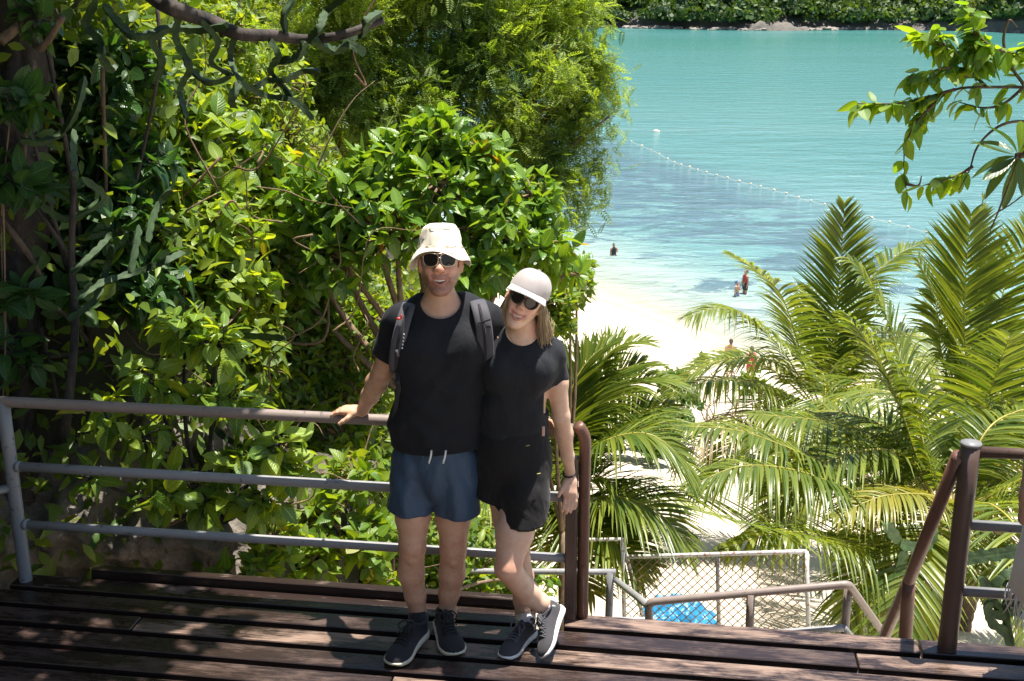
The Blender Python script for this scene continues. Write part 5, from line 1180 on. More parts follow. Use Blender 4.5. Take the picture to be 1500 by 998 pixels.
# --- spiny succulent trees (three-winged jointed arms)
M_succ = None
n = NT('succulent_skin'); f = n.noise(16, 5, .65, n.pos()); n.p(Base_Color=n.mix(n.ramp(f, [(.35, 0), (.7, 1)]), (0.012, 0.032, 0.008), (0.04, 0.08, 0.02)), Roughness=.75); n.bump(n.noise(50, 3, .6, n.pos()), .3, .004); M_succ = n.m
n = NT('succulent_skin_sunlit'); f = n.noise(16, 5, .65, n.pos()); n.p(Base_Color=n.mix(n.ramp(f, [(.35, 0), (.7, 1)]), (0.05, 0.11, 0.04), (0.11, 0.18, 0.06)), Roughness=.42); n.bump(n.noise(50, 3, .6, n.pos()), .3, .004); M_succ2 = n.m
def arm(P, r0, parent, mat=None, teeth_=26.0, name='arm', wings=3):
    P = np.asarray(P, float); L = np.linalg.norm(np.diff(P, axis=0), axis=1).sum(); n_ = max(10, int(L * teeth_ * 3.2)); P = spline(P, n_); T = nrm_rows(np.gradient(P, axis=0))
    N = nrm(np.cross(T[0], [.3, .9, .2])); V = []; s_ = np.linspace(0, L, n_); m = wings * 4; a = np.linspace(0, 2 * np.pi, m, endpoint=False)
    for i in range(n_):
        N = nrm(N - T[i] * np.dot(N, T[i])); Bn = np.cross(T[i], N); sc_ = 1 + .38 * abs(math.sin(s_[i] * teeth_ * 1.6)) ; tp_ = min(1, (L - s_[i]) / (r0 * 1.6) + .12) ** .5; jt = 1 - .22 * math.exp(-((s_[i] % .28) / .03) ** 2)
        rad = r0 * tp_ * jt * np.where(np.arange(m) % 4 == 0, sc_ * 1.0, np.where(np.arange(m) % 4 == 2, .55, .68)); V.append(P[i] + rad[:, None] * (np.cos(a)[:, None] * N + np.sin(a)[:, None] * Bn))
    V = np.concatenate(V); i = np.arange(n_ - 1)[:, None] * m; j = np.arange(m)[None]
    return MB().add(V, [np.stack([i + j, i + (j + 1) % m, i + m + (j + 1) % m, i + m + j], -1).reshape(-1, 4), np.stack([np.arange(m)[::-1], (n_ - 1) * m + np.arange(m)])]).build(name, mat or M_succ, parent, False)
w_ = lambda y, *p: [W(u, v, y + .06 * ((i * 37) % 5 - 2)) for i, (u, v) in enumerate(p)]
s1 = thing('spiny_succulent', 'dark candelabra succulent with jointed arms drooping above the sunlit slope', 'succulent', W(210, -10, 6.0))
MB().tube(spline(w_(5.9, (60, -90), (160, -60), (225, -5), (260, 15), (310, 32), (350, 50), (400, 52), (445, 58), (500, 52), (560, 30)), 40), np.linspace(.05, .018, 40), 10).build('woody_branch', M_barkd, s1)
ra = np.random.default_rng(14)
for p in ([(330, 40), (300, 44), (250, 40), (205, 46), (175, 30), (150, 8)], [(345, 48), (338, 85), (352, 118), (385, 142), (432, 152), (462, 172)], [(398, 52), (404, 78), (396, 104), (414, 128), (436, 150)], [(340, 110), (310, 124), (285, 108), (268, 84)], [(420, 50), (412, 24), (428, 6), (424, -20)], [(450, 56), (476, 42), (484, 18), (520, -12)], [(268, 14), (258, 56), (274, 96), (262, 130), (272, 168)], [(300, 28), (322, 58), (312, 88), (340, 112)], [(140, -5), (128, 34), (150, 66), (146, 84), (166, 104)], [(500, 54), (528, 50), (540, 30), (562, 14)], [(372, 128), (392, 116), (420, 118), (450, 100), (470, 104)], [(462, 56), (486, 74), (515, 66), (535, 78)], [(405, 90), (430, 86), (448, 66)], [(352, 118), (336, 140), (346, 160)], [(240, 42), (226, 66), (236, 92), (222, 120)]):
    arm([W(u + ra.normal(0, 3), v + ra.normal(0, 3), 5.9 + ra.normal(0, .09)) for u, v in p], float(ra.uniform(.013, .021)), s1)
s2 = thing('spiny_succulent', 'dark spiny succulent with upturned arms in shade beside the mossy trunk', 'succulent', W(105, 520, 6.1))
MB().tube(spline(w_(6.0, (95, 640), (110, 480), (105, 380), (108, 250)), 16), np.linspace(.026, .014, 16), 9).build('woody_branch', M_barkd, s2)
for p in ([(30, 205), (60, 208), (90, 195), (112, 160), (124, 112)], [(108, 260), (106, 220), (108, 190)], [(215, 355), (222, 320), (238, 290), (250, 278)], [(190, 400), (198, 360), (203, 330)], [(105, 400), (140, 370), (165, 345), (185, 340)], [(110, 440), (150, 415), (200, 400), (240, 385), (270, 370)], [(60, 300), (100, 320), (150, 290), (120, 260)], [(100, 470), (140, 440), (160, 385), (165, 360)], [(250, 480), (300, 485), (350, 490), (418, 495)], [(240, 560), (280, 590), (330, 640), (370, 660)], [(270, 480), (300, 520), (320, 560), (350, 600)]):
    arm(w_(6.05, *p), .018, s2)
# --- lianas hanging over the slope
r = np.random.default_rng(77)
for i, (u0, v0, u1, v1, y) in enumerate(((230, 0, 225, 640, 6.6), (150, 100, 130, 600, 6.4), (60, 480, 70, 760, 6.1), (520, 110, 560, -20, 11.0), (210, 560, 225, 700, 6.2), (395, 500, 470, 400, 7.7), (400, 690, 520, 520, 7.6), (430, 620, 560, 480, 7.7), (370, 560, 400, 820, 6.9), (280, 760, 270, 860, 6.6))):
    a, b = W(u0, v0, y), W(u1, v1, y + .2); P = spline([a, a * .67 + b * .33 + r.normal(0, .16, 3), a * .33 + b * .67 + r.normal(0, .16, 3), b], 16)
    lab = ['thin dark liana hanging down the shaded slope', 'brown liana beside the dark succulent', 'dry root hanging over the limestone rock face', 'bare reddish trunk leaning across the feathery tree', 'dark stem against the mottled limestone rock', 'tan stem of the thicket rising right by the man\'s arm', 'long tan stem slanting through the thicket to the man\'s elbow', 'second tan stem slanting through the thicket', 'brown stem dropping through the vine below the rail', 'pale trunk base just above the kerb board'][i]
    o = thing('liana', lab, 'liana', a); MB().tube(P, np.linspace(.012 if i != 9 else .06, .006 if i != 9 else .045, 16), 8).build('stem', [M_barkd, M_bark, M_barkd, M_barkr, M_barkd, M_twig, M_twig, M_twig, M_bark, M_twig][i], o)
tg_ = thing('dry_stem_tangle', 'tangle of thin dry tan stems threaded through the slope foliage', 'stems', (-1.6, 7.0, -1.0)); r = np.random.default_rng(88)
for q in range(70):
    u0, v0 = r.uniform(120, 560), r.uniform(150, 860); y = np.interp(v0, [150, 500, 860], [7.0, 6.6, 5.9]) + r.uniform(-.1, .5) + (u0 > 400) * .5; a = W(u0, v0, y)
    d = nrm(r.normal(size=3) * [1, .5, .9] + [0, 0, .3]); L = r.uniform(.25, .9)
    MB().tube(spline([a, a + d * L * .35 + r.normal(0, .07, 3), a + d * L * .7 + r.normal(0, .09, 3), a + d * L], 14), np.linspace(r.uniform(.004, .010), .002, 14), 5).build('stem', M_twig if q % 3 else M_barkr, tg_)
# --- limestone outcrop behind the left bay
n = NT('limestone'); P = n.pos(); f = n.noise(3.5, 8, .7, P); v_ = n.node('TexVoronoi', Scale=5.0); n.set(v_.inputs['Vector'], P)
c = n.mix(n.ramp(f, [(.32, 0), (.68, 1)]), (0.075, 0.06, 0.045), (0.36, 0.31, 0.26)); c = n.mix(n.ramp(n.noise(1.6, 5, .6, P), [(.45, 0), (.62, .75)]), c, (0.06, 0.065, 0.035))
n.p(Base_Color=c, Roughness=.95); n.bump(n.math('ADD', f, n.noise(16, 7, .7, P)), .9, .05); M_lime = n.m
lo = thing('limestone_outcrop', 'mottled grey limestone rock face behind the left railing post', 'rock', D(.6, .9, -.5))
uu, vv = np.meshgrid(np.linspace(-1.6, 1.3, 110), np.linspace(0, 1, 90)); zz = -1.6 + (2.35 - .9 * sstep(-.2, 1.6, uu)) * vv + 0 * uu
dep = .66 + .9 * vv ** 2.5 + .26 * fbm(uu * 1.3, zz * 1.6, uu * 0 + 3, 5) + .12 * np.abs(fbm(uu * 5, zz * 3.5, uu * 0, 4)) + .55 * sstep(.5, 1.7, uu) - .25 * sstep(-.2, -1.4, uu) * (zz < .4)
Pq = O + du * uu[..., None] + dv * np.maximum(dep, .13)[..., None] + dz * zz[..., None]
np_mesh('rock_face', Pq.reshape(-1, 3), quad(np.arange(uu.size).reshape(uu.shape))[:, ::-1], M_lime, lo)
sto = thing('boulder', 'pale pitted stone among fronds seen behind the woman\'s knees', 'stone', W(712, 885, 9.2))
V, F_ = blob(26, 18); V = V * (1 + .28 * fbm(V[:, 0] * 1.6, V[:, 1] * 1.6, V[:, 2] * 1.6 + 4, 4))[:, None] * [.15, .16, .22]; V = V @ np.array([[.85, 0, -.5], [0, 1, 0], [.5, 0, .85]]).T; MB().add(V + W(712, 876, 9.2), F_).build('stone', M_lime, sto)
# ================================================================== palms and the beach
def palm_mat(name, a, b, trans, tc=(2.3, 2.1, .6)): return leaf_mat(name, a, b, trans, .34, tc, 0, .5)
M_pal = palm_mat('palm_leaflet', (0.065, 0.115, 0.02), (0.20, 0.24, 0.04), .38); M_palY = palm_mat('yellowing_palm_leaflet', (0.16, 0.19, 0.03), (0.30, 0.27, 0.05), .35, (1.8, 1.6, .5)); M_palD = palm_mat('dry_palm_leaflet', (0.26, 0.19, 0.11), (0.42, 0.33, 0.21), .25, (1.3, 1.2, .9))
M_rach = flat('palm_rachis', (0.34, 0.30, 0.06), .45, .25, 12); M_rachD = flat('dry_rachis', (0.34, 0.24, 0.13), .7, .25, 12)
M_ptr = bark('palm_trunk', (0.10, 0.065, 0.04), (0.27, 0.19, 0.12), 11)
def frond(parent, P, Lmax, nlf=52, hang=.55, mat=None, rach=None, seed=0, start=.14, w=.024, fwd=.55, flat_=0.0):
    nlf = int(nlf * 1.6); w = w * 1.75; Lmax = Lmax * 1.08
    """P: rachis control points from crown to tip; leaflets on both sides, bending under their own weight"""
    r = np.random.default_rng(seed); C_ = spline(P, 40); T = nrm_rows(np.gradient(C_, axis=0)); ln = np.concatenate([[0], np.cumsum(np.linalg.norm(np.diff(C_, axis=0), axis=1))]); ln /= ln[-1]
    ro = MB().tube(C_, np.interp(ln, [0, .12, 1], [.030, .017, .003]), 6).build('frond', rach or M_rach, parent)
    ts = np.linspace(start, .995, nlf); mb = MB(); K = 5; s_ = np.linspace(0, 1, K)
    for sd in (-1, 1):
        for t in ts:
            if r.random() < .05: continue
            t = min(.999, t + r.normal(0, .006)); p = np.array([np.interp(t, ln, C_[:, i]) for i in range(3)]); d = nrm(np.array([np.interp(t, ln, T[:, i]) for i in range(3)]))
            up = nrm(np.array([0, 0, 1.0]) - d * d[2] * .98 + 1e-3); side = nrm(np.cross(d, up)) * sd; up = nrm(np.cross(side, d)) * sd
            L = Lmax * (math.sin(math.pi * min(1, .16 + .80 * t)) ** .75) * r.uniform(.9, 1.08); f_ = fwd + .75 * t ** 3
            d0 = nrm(side + d * f_ + up * (.28 - flat_) + r.normal(0, .045, 3)); h = hang * r.uniform(.6, 1.45) + .08
            q = p + d0 * (L * s_)[:, None] - np.array([0, 0, 1.0]) * (h * L * s_ ** 2 * .55)[:, None]
            tg = nrm_rows(np.gradient(q, axis=0)); wn_ = nrm(np.cross(d0, up) + r.normal(0, .15, 3)); wd = w * np.interp(s_, [0, .15, .55, 1], [.45, 1, .85, .05]) * (Lmax / .8) ** .5
            a, b = q + wn_ * wd[:, None] / 2, q - wn_ * wd[:, None] / 2; mid = q - up * wd[:, None] * .18
            V = np.stack([a, mid, b], 1).reshape(-1, 3); i = np.arange(K - 1)[:, None] * 3; j = np.arange(2)[None]
            mb.add(V, np.stack([i + j, i + j + 1, i + j + 4, i + j + 3], -1).reshape(-1, 4))
    tag(mb.build('leaflets', mat or M_pal, ro), kind='stuff')
def palm(label, crown, gxy, fronds, seed, tr=.15, group='coconut palms below the deck'):
    r = np.random.default_rng(seed); gz = float(ground_z(*gxy)); base = np.array([gxy[0], gxy[1], gz - .2]); root = thing('coconut_palm', label, 'palm', base + [0, 0, .2])
    P = spline([base, base * .5 + crown * .5 + [.15, .1, 0], crown], 36); MB().tube(P, np.interp(np.linspace(0, 1, 36), [0, .1, 1], [tr * 1.35, tr, tr * .82]) * (1 + .10 * (np.arange(36) % 2)), 14).build('trunk', M_ptr, root)
    mb = MB()
    for i in range(16):
        a = r.uniform(0, 6.28); d = np.array([math.cos(a), math.sin(a), 0]); mb.tube([crown + d * tr * .7 + [0, 0, -.28], crown + d * tr * 1.0, crown + d * tr * 1.25 + [0, 0, .28 * r.uniform(.4, 1)]], [.045, .04, .012], 5)
    mb.build('leaf_sheaths', M_palD, root)
    for a in (r.uniform(2.4, 3.4), r.uniform(3.8, 4.8), r.uniform(5.2, 6.2)) if tr > .12 else ():      # spent fronds hanging by the trunk
        d = np.array([math.cos(a), math.sin(a), 0]); fronds = fronds + [dict(p=[crown + d * .5 + [0, 0, .1], crown + d * .95 + [0, 0, -.5], crown + d * 1.1 + [0, 0, -1.5]], L=.55, n=34, h=.9, m=M_palD, rc=M_rachD)]
    for k, f in enumerate(fronds):
        f = dict(f); frond(root, [crown + (np.array(f['p'][0]) - crown) * .1] + [np.asarray(q) for q in f['p']], f.get('L', .8), f.get('n', 52), f.get('h', .55), f.get('m'), f.get('rc'), seed * 50 + k, f.get('s', .14), f.get('w', .024), f.get('fwd', .55), f.get('fl', 0))
    return root
def rand_fronds(crown, n, L, r, lf, a0=0, a1=6.28, **kw):
    out = []
    for i in range(n):
        a = a0 + (a1 - a0) * (i + r.uniform(.1, .9)) / n; e = r.uniform(.1, 1.0); d = np.array([math.cos(a), math.sin(a), 0]); l = L * r.uniform(.8, 1.1)
        out.append(dict(p=[crown + d * l * .35 * math.cos(e * .7) + [0, 0, l * (.12 + .3 * e)], crown + d * l * .7 + [0, 0, l * (.05 + .35 * e)], crown + d * l + [0, 0, l * (-.35 + .45 * e)]], L=lf, n=44, **kw))
    return out
r = np.random.default_rng(5)
# nearest palm: crown right of the stair opening, long arching fronds to the left
yb = 13.2; cB = W(1388, 762, yb); px3 = lambda *q: [W(u, v, yb + dy) for u, v, dy in q]
FB = [dict(p=px3((1300, 752, -.3), (1220, 708, -.8), (1150, 686, -1.1), (1080, 684, -1.4), (1012, 712, -1.6)), L=.95, n=64, h=1.1),
      dict(p=px3((1250, 795, -.6), (1150, 780, -1.4), (1043, 754, -2.0), (987, 740, -2.3), (917, 746, -2.6), (850, 772, -2.8)), L=.85, n=66, h=.15, fwd=.35),
      dict(p=px3((1330, 790, -.9), (1262, 798, -1.3), (1180, 780, -1.7), (1120, 784, -1.9), (1055, 808, -2.1)), L=.75, n=54, h=1.2),
      dict(p=px3((1382, 735, -.7), (1350, 724, -1.0), (1290, 728, -1.3), (1222, 757, -1.6)), L=.62, n=48, h=1.0, m=M_palY),
      dict(p=px3((1345, 720, .3), (1308, 684, .4), (1261, 640, .4), (1210, 618, .3), (1100, 606, 0)), L=.85, n=58, h=1.0),
      dict(p=px3((1340, 740, 0), (1250, 700, -.2), (1152, 655, -.5), (1076, 630, -.7), (990, 624, -1)), L=.85, n=60, h=.8),
      dict(p=px3((1360, 680, .2), (1340, 600, .4), (1300, 470, .6), (1262, 400, .7), (1240, 376, .8)), L=.95, n=62, h=.7),
      dict(p=px3((1350, 690, 0), (1316, 590, 0), (1282, 515, -.1), (1240, 460, -.3)), L=.95, n=58, h=.8),
      dict(p=px3((1400, 700, .4), (1440, 640, .6), (1500, 600, .8), (1570, 620, 1)), L=.9, n=50, h=.9),
      dict(p=px3((1420, 740, 0), (1480, 720, -.2), (1560, 760, -.4)), L=.8, n=46, h=1.0),
      dict(p=px3((1330, 800, -.9), (1290, 820, -1.3), (1255, 860, -1.6), (1240, 920, -1.7)), L=.7, n=44, h=1.0),
      dict(p=px3((1430, 790, -.6), (1470, 820, -.9), (1500, 880, -1.1)), L=.7, n=40, h=1.0)]
FB += rand_fronds(cB, 8, 3.0, np.random.default_rng(1), .8, .3, 6.0)
palm('coconut palm nearest the stair handrail, its fronds arching to the left', cB, (5.55, 13.9), FB, 61, .165)
# second palm behind it, taller crown against the shallows
ya = 21.5; cA = W(1205, 605, ya); px3 = lambda *q: [W(u, v, ya + dy) for u, v, dy in q]
FA = [dict(p=px3((1180, 540, 0), (1148, 440, -.3), (1114, 402, -.5), (1072, 372, -.8)), L=1.1, n=56, h=.45),
      dict(p=px3((1175, 560, -.5), (1142, 508, -.9), (1090, 462, -1.3), (1050, 452, -1.6), (1006, 464, -1.9)), L=1.0, n=56, h=1.0),
      dict(p=px3((1215, 540, 0), (1224, 460, .1), (1232, 380, .2), (1237, 300, .3)), L=1.15, n=58, h=.2, fwd=1.0),
      dict(p=px3((1225, 560, 0), (1262, 430, .3), (1312, 376, .6), (1360, 352, .8)), L=1.05, n=54, h=.6),
      dict(p=px3((1180, 590, -.5), (1120, 566, -1), (1060, 556, -1.4), (1002, 564, -1.8)), L=.95, n=54, h=1.25),
      dict(p=px3((1250, 590, -.4), (1300, 560, -.8), (1350, 560, -1.2)), L=.95, n=46, h=.8),
      dict(p=px3((1215, 560, 1), (1190, 480, 2), (1180, 420, 2.6)), L=.95, n=46, h=.5),
      dict(p=px3((1190, 640, -.6), (1150, 660, -1.2), (1110, 720, -1.6)), L=.9, n=46, h=1.0),
      dict(p=px3((1180, 610, -.8), (1090, 610, -1.5), (1030, 640, -2), (985, 690, -2.2)), L=.8, n=40, h=1.0, m=M_palD, rc=M_rachD)]
FA += rand_fronds(cA, 9, 3.4, np.random.default_rng(2), .95, 2.6, 7.2)
palm('coconut palm behind the nearest one, crown spread against the shallow water', cA, (5.6, 22.0), FA, 62, .15)
# third palm at the right edge, upright fronds
yc = 16.5; cC = W(1445, 690, yc); px3 = lambda *q: [W(u, v, yc + dy) for u, v, dy in q]
FC = [dict(p=px3((1425, 600, 0), (1413, 495, -.1), (1415, 400, -.2), (1422, 316, -.3)), L=1.25, n=64, h=.15, fwd=.75),
      dict(p=px3((1450, 600, .3), (1462, 460, .5), (1490, 380, .7), (1530, 310, .9)), L=1.1, n=56, h=.3),
      dict(p=px3((1440, 650, -1.0), (1436, 634, -1.5), (1455, 560, -2.0), (1480, 492, -2.4)), L=1.15, n=60, h=.35, fwd=.35, s=.05),
      dict(p=px3((1440, 580, .6), (1440, 440, .9), (1440, 286, 1.1)), L=.35, n=40, h=.1, fwd=1.6),
      dict(p=px3((1410, 620, .2), (1380, 520, .4), (1370, 440, .6), (1345, 380, .8)), L=1.0, n=52, h=.5),
      dict(p=px3((1480, 650, 0), (1540, 560, .2), (1600, 520, .4)), L=1.0, n=50, h=.6),
      dict(p=px3((1480, 700, -.5), (1530, 690, -.9), (1590, 740, -1.2)), L=.9, n=46, h=1.0),
      dict(p=px3((1400, 700, .6), (1340, 680, 1), (1290, 700, 1.4)), L=.9, n=48, h=1.0)]
FC += rand_fronds(cC, 9, 3.4, np.random.default_rng(3), .95, 2.2, 6.6)
palm('coconut palm at the right with tall upright fronds against the sea', cC, (7.2, 17.0), FC, 63, .16)
# fourth: low palm behind the woman's arm
yd = 11.0; cD = W(815, 735, yd); px3 = lambda *q: [W(u, v, yd + dy) for u, v, dy in q]
FD = [dict(p=px3((830, 660, 0), (850, 600, .1), (890, 550, .3), (945, 532, .5)), L=0.81, n=54, h=.1, w=.016),
      dict(p=px3((828, 640, 0), (838, 570, .1), (865, 525, .2), (898, 500, .3)), L=0.59, n=46, h=.1, fwd=1.0, w=.03),
      dict(p=px3((840, 690, -.2), (880, 640, -.2), (930, 606, 0), (985, 592, .2)), L=0.78, n=54, h=.35, w=.017),
      dict(p=px3((840, 720, -.4), (880, 700, -.5), (905, 720, -.6), (920, 770, -.7)), L=0.65, n=46, h=.6, w=.017),
      dict(p=px3((790, 730, -.4), (720, 720, -.7), (650, 740, -.9), (590, 780, -1)), L=0.72, n=50, h=.5, w=.018),
      dict(p=px3((800, 760, -.5), (740, 790, -.9), (670, 830, -1.2), (610, 880, -1.4)), L=0.65, n=46, h=.4, w=.018),
      dict(p=px3((820, 780, -.6), (840, 820, -1), (870, 870, -1.2)), L=0.65, n=44, h=.4, w=.018, m=M_palY),
      dict(p=px3((800, 690, .3), (770, 640, .5), (740, 640, .7)), L=0.65, n=40, h=.4, w=.018),
      dict(p=px3((850, 760, -.6), (900, 800, -.9), (960, 830, -1.1)), L=0.65, n=46, h=.5, w=.018)]
FD += [dict(p=px3((835, 700, -.3), (880, 650, -.5), (950, 636, -.7), (1012, 682, -.8)), L=.85, n=56, h=.7, w=.02),
       dict(p=px3((832, 680, .1), (868, 606, .2), (925, 558, .3), (990, 556, .4)), L=.85, n=56, h=.5, w=.02),
       dict(p=px3((845, 735, -.5), (900, 728, -.8), (960, 748, -1.0), (1010, 800, -1.1)), L=.8, n=54, h=.6, w=.02),
       dict(p=px3((832, 690, .2), (862, 570, .4), (898, 512, .5), (950, 498, .6)), L=.7, n=50, h=.35, w=.02),
       dict(p=px3((835, 745, -.6), (870, 775, -.9), (910, 800, -1.1), (940, 850, -1.2)), L=.7, n=48, h=.5, w=.02)]
palm('low young coconut palm with thin fronds beside the woman\'s bare arm', cD, (0.55, 11.4), FD, 64, .11)
# --- beach shrubs
plant('beach_shrub', 'round leaved green shrub on the sand left of the palms', 'shrub', (4.0, 31.5, float(ground_z(4.0, 31.5))), [B(925, 640, 29.5, 30), B(985, 622, 30.5, 30), B(985, 560, 33, 24), B(950, 612, 31, 26), B(1005, 590, 32, 26), B(960, 655, 29, 26)], L_heart, leaf_mat('sea_lettuce_leaf', (0.035, 0.085, 0.014), (0.08, 0.15, 0.025), .35, .4, (2.4, 2.0, .5), .2), M_twig, 240, 7, (.13, .22), 71, nobj=0, stem_r=.05)
plant('beach_shrub', 'small dark green shrub on the sand below the bathers', 'shrub', (6.6, 33.0, float(ground_z(6.6, 33.0))), [B(1100, 560, 32.5, 22), B(1070, 525, 33, 14), B(1030, 530, 33, 10), B(1130, 590, 32, 25)], L_heart, M_leaf_cover, M_twig, 70, 7, (.12, .22), 72, nobj=0, stem_r=.04)
bs = thing('bare_shrub', 'leafless pinkish twiggy shrub on the sand near the beach walker', 'shrub', (0, 0, 0)); q = G(1045, 580, SEA_Z + 3.2); gz = float(ground_z(q[0], q[1])); bs.location = (q[0], q[1], gz)
r = np.random.default_rng(8); M_bare = bark('dry_twig', (0.16, 0.09, 0.07), (0.30, 0.20, 0.16), 30)
def twig(p, d, L, r0, lev):
    e = p + d * L; MB_.tube(spline([p, (p + e) / 2 + r.normal(0, .05 * L, 3), e], 5), np.linspace(r0, r0 * .6, 5), 5, False)
    if lev:
        for _ in range(r.integers(2, 4)): twig(e, nrm(d + r.normal(0, .5, 3) + [0, 0, .15]), L * r.uniform(.55, .85), r0 * .6, lev - 1)
for k in range(7):
    MB_ = MB(); twig(np.array([q[0], q[1], gz]) + r.normal(0, .12, 3) * [1, 1, 0], nrm(r.normal(0, .5, 3) + [0, 0, 1]), r.uniform(.45, .75), .028, 3); MB_.build('branch', M_bare, bs)
# --- overhanging branch at the upper right: its tree stands outside the frame
yo = 6.2; ob = thing('overhanging_tree', 'leafy branch reaching in over the sea beside the palm tops', 'tree', (4.0, 6.6, float(ground_z(4.0, 6.6))))
bo = np.array([4.0, 6.6, float(ground_z(4.0, 6.6)) - .2]); p4 = W(1560, 130, yo)
MB().tube(spline([bo, bo * .5 + p4 * .5 + [.3, .2, .3], p4], 16), np.linspace(.09, .03, 16), 9).build('trunk', M_bark, ob)
tws = [[(1560, 130), (1500, 85), (1455, 70), (1430, 45), (1418, 5)], [(1560, 130), (1500, 128), (1445, 128), (1400, 131), (1368, 152), (1335, 192), (1324, 232), (1328, 284)], [(1455, 72), (1425, 80), (1390, 74), (1362, 55), (1345, 50)], [(1400, 131), (1350, 145), (1310, 152), (1256, 152)], [(1500, 128), (1470, 152), (1440, 158), (1405, 150)], [(1560, 190), (1500, 178), (1462, 186), (1432, 215), (1420, 250), (1405, 278)], [(1425, 244), (1400, 258), (1352, 272)], [(1445, 128), (1420, 105), (1385, 100), (1350, 110), (1328, 115)], [(1480, 100), (1470, 60), (1478, 30), (1490, 40)], [(1430, 45), (1420, 70), (1440, 95)], [(1368, 152), (1350, 172), (1340, 188)], [(1328, 270), (1345, 272), (1350, 258)], [(1490, 225), (1470, 290), (1450, 340)], [(1500, 125), (1480, 90), (1510, 60)], [(1400, 76), (1380, 62), (1375, 40)]]
dens = [40, 16, 24, 28, 8, 0, 10, 24, 0, 24, 10, 0, 0, 10, 14]; r = np.random.default_rng(91); pp, ff = [], []
for t_, dn in zip(tws, dens):
    P = spline([W(u, v, yo + .05 * math.sin(i * 2.1)) for i, (u, v) in enumerate(t_)], 26); MB().tube(P, np.linspace(.010, .0026, 26), 6).build('branch', M_bark, ob)
    for i in np.linspace(6 if dn < 12 else 3, 25, dn).astype(int):
        tg = nrm(P[min(25, i + 1)] - P[i - 1])
        for s_ in (-1, 1):
            pp.append(P[i] + r.normal(0, .008, 3)); ff.append(tg * .5 + np.array([s_ * .4, r.normal(0, .6), -.45]) + r.normal(0, .3, 3))
pp, ff = np.array(pp), nrm_rows(np.array(ff)); M_ovl = leaf_mat('overhang_leaf', (0.09, 0.20, 0.02), (0.20, 0.31, 0.04), .5, .4, (2.4, 2.0, .4), .2, .45)
leaf_objects(ob, L_broad, M_ovl, pp, frames(ff, nrm_rows(r.normal(0, .5, (len(pp), 3)) + [0, 0, 1])), r.uniform(.075, .13, len(pp)))
rb = thing('rosette_plant', 'rosette of long dark leaves on a stalk at the right edge', 'plant', (4.3, 6.0, float(ground_z(4.3, 6.0)))); c = W(1492, 228, 6.0)
MB().tube(spline([np.array([4.3, 6.0, float(ground_z(4.3, 6.0)) - .2]), np.array([3.6, 6.1, 0]), W(1560, 240, 6.0), c], 24), np.linspace(.06, .02, 24), 8).build('stem', M_bark, rb)
for P in ([(1492, 232), (1470, 290), (1452, 335)], [(1500, 285), (1480, 300), (1460, 312)]): MB().tube(spline([W(u, v, 6.0) for u, v in P], 8), .004, 5).build('stalk', M_bark, rb)
a = np.linspace(0, 2 * np.pi, 17, endpoint=False) + r.normal(0, .12, 17); el = r.uniform(-.35, .55, 17)
ff = np.stack([np.cos(a), r.normal(-.25, .45, 17), np.sin(a) + .1], 1); leaf_objects(rb, L_long, leaf_mat('rosette_leaf', (0.03, 0.07, 0.02), (0.07, 0.12, 0.03), .3, .32, (2.2, 2.0, .5), .3, .5), np.repeat(c[None], 17, 0) + nrm_rows(ff) * .02, frames(nrm_rows(ff), nrm_rows(r.normal(0, .3, (17, 3)) + [0, -.3, 1])), r.uniform(.19, .29, 17))
# --- spiny succulents by the stair
s3 = thing('spiny_succulent', 'light green flat jointed succulent climbing beside the palm trunk', 'succulent', W(1340, 880, 11.5))
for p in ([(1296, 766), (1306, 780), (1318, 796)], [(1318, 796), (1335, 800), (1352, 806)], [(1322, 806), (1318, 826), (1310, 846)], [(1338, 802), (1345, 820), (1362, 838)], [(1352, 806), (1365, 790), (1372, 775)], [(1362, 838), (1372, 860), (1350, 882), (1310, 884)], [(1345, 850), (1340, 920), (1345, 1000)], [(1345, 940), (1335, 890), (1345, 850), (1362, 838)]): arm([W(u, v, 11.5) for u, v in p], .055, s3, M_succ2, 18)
s4 = thing('spiny_succulent', 'dark green jointed succulent below the bystander\'s bars at the right', 'succulent', W(1480, 940, 7.5))
for p in ([(1436, 846), (1446, 862), (1450, 880)], [(1450, 880), (1445, 895), (1470, 900), (1500, 888)], [(1480, 930), (1475, 900), (1480, 870), (1475, 850)], [(1470, 900), (1455, 870), (1470, 845), (1490, 838)], [(1500, 905), (1490, 880), (1505, 850)], [(1480, 1010), (1482, 950), (1478, 920)], [(1445, 895), (1452, 912), (1470, 925), (1482, 950)]): arm([W(u, v, 7.5) for u, v in p], .032, s4, M_succ, 22)
arm([W(u, v, 9.0) for u, v in ((1410, 818), (1440, 814), (1480, 808), (1510, 800))], .05, s4, M_succ, 18)
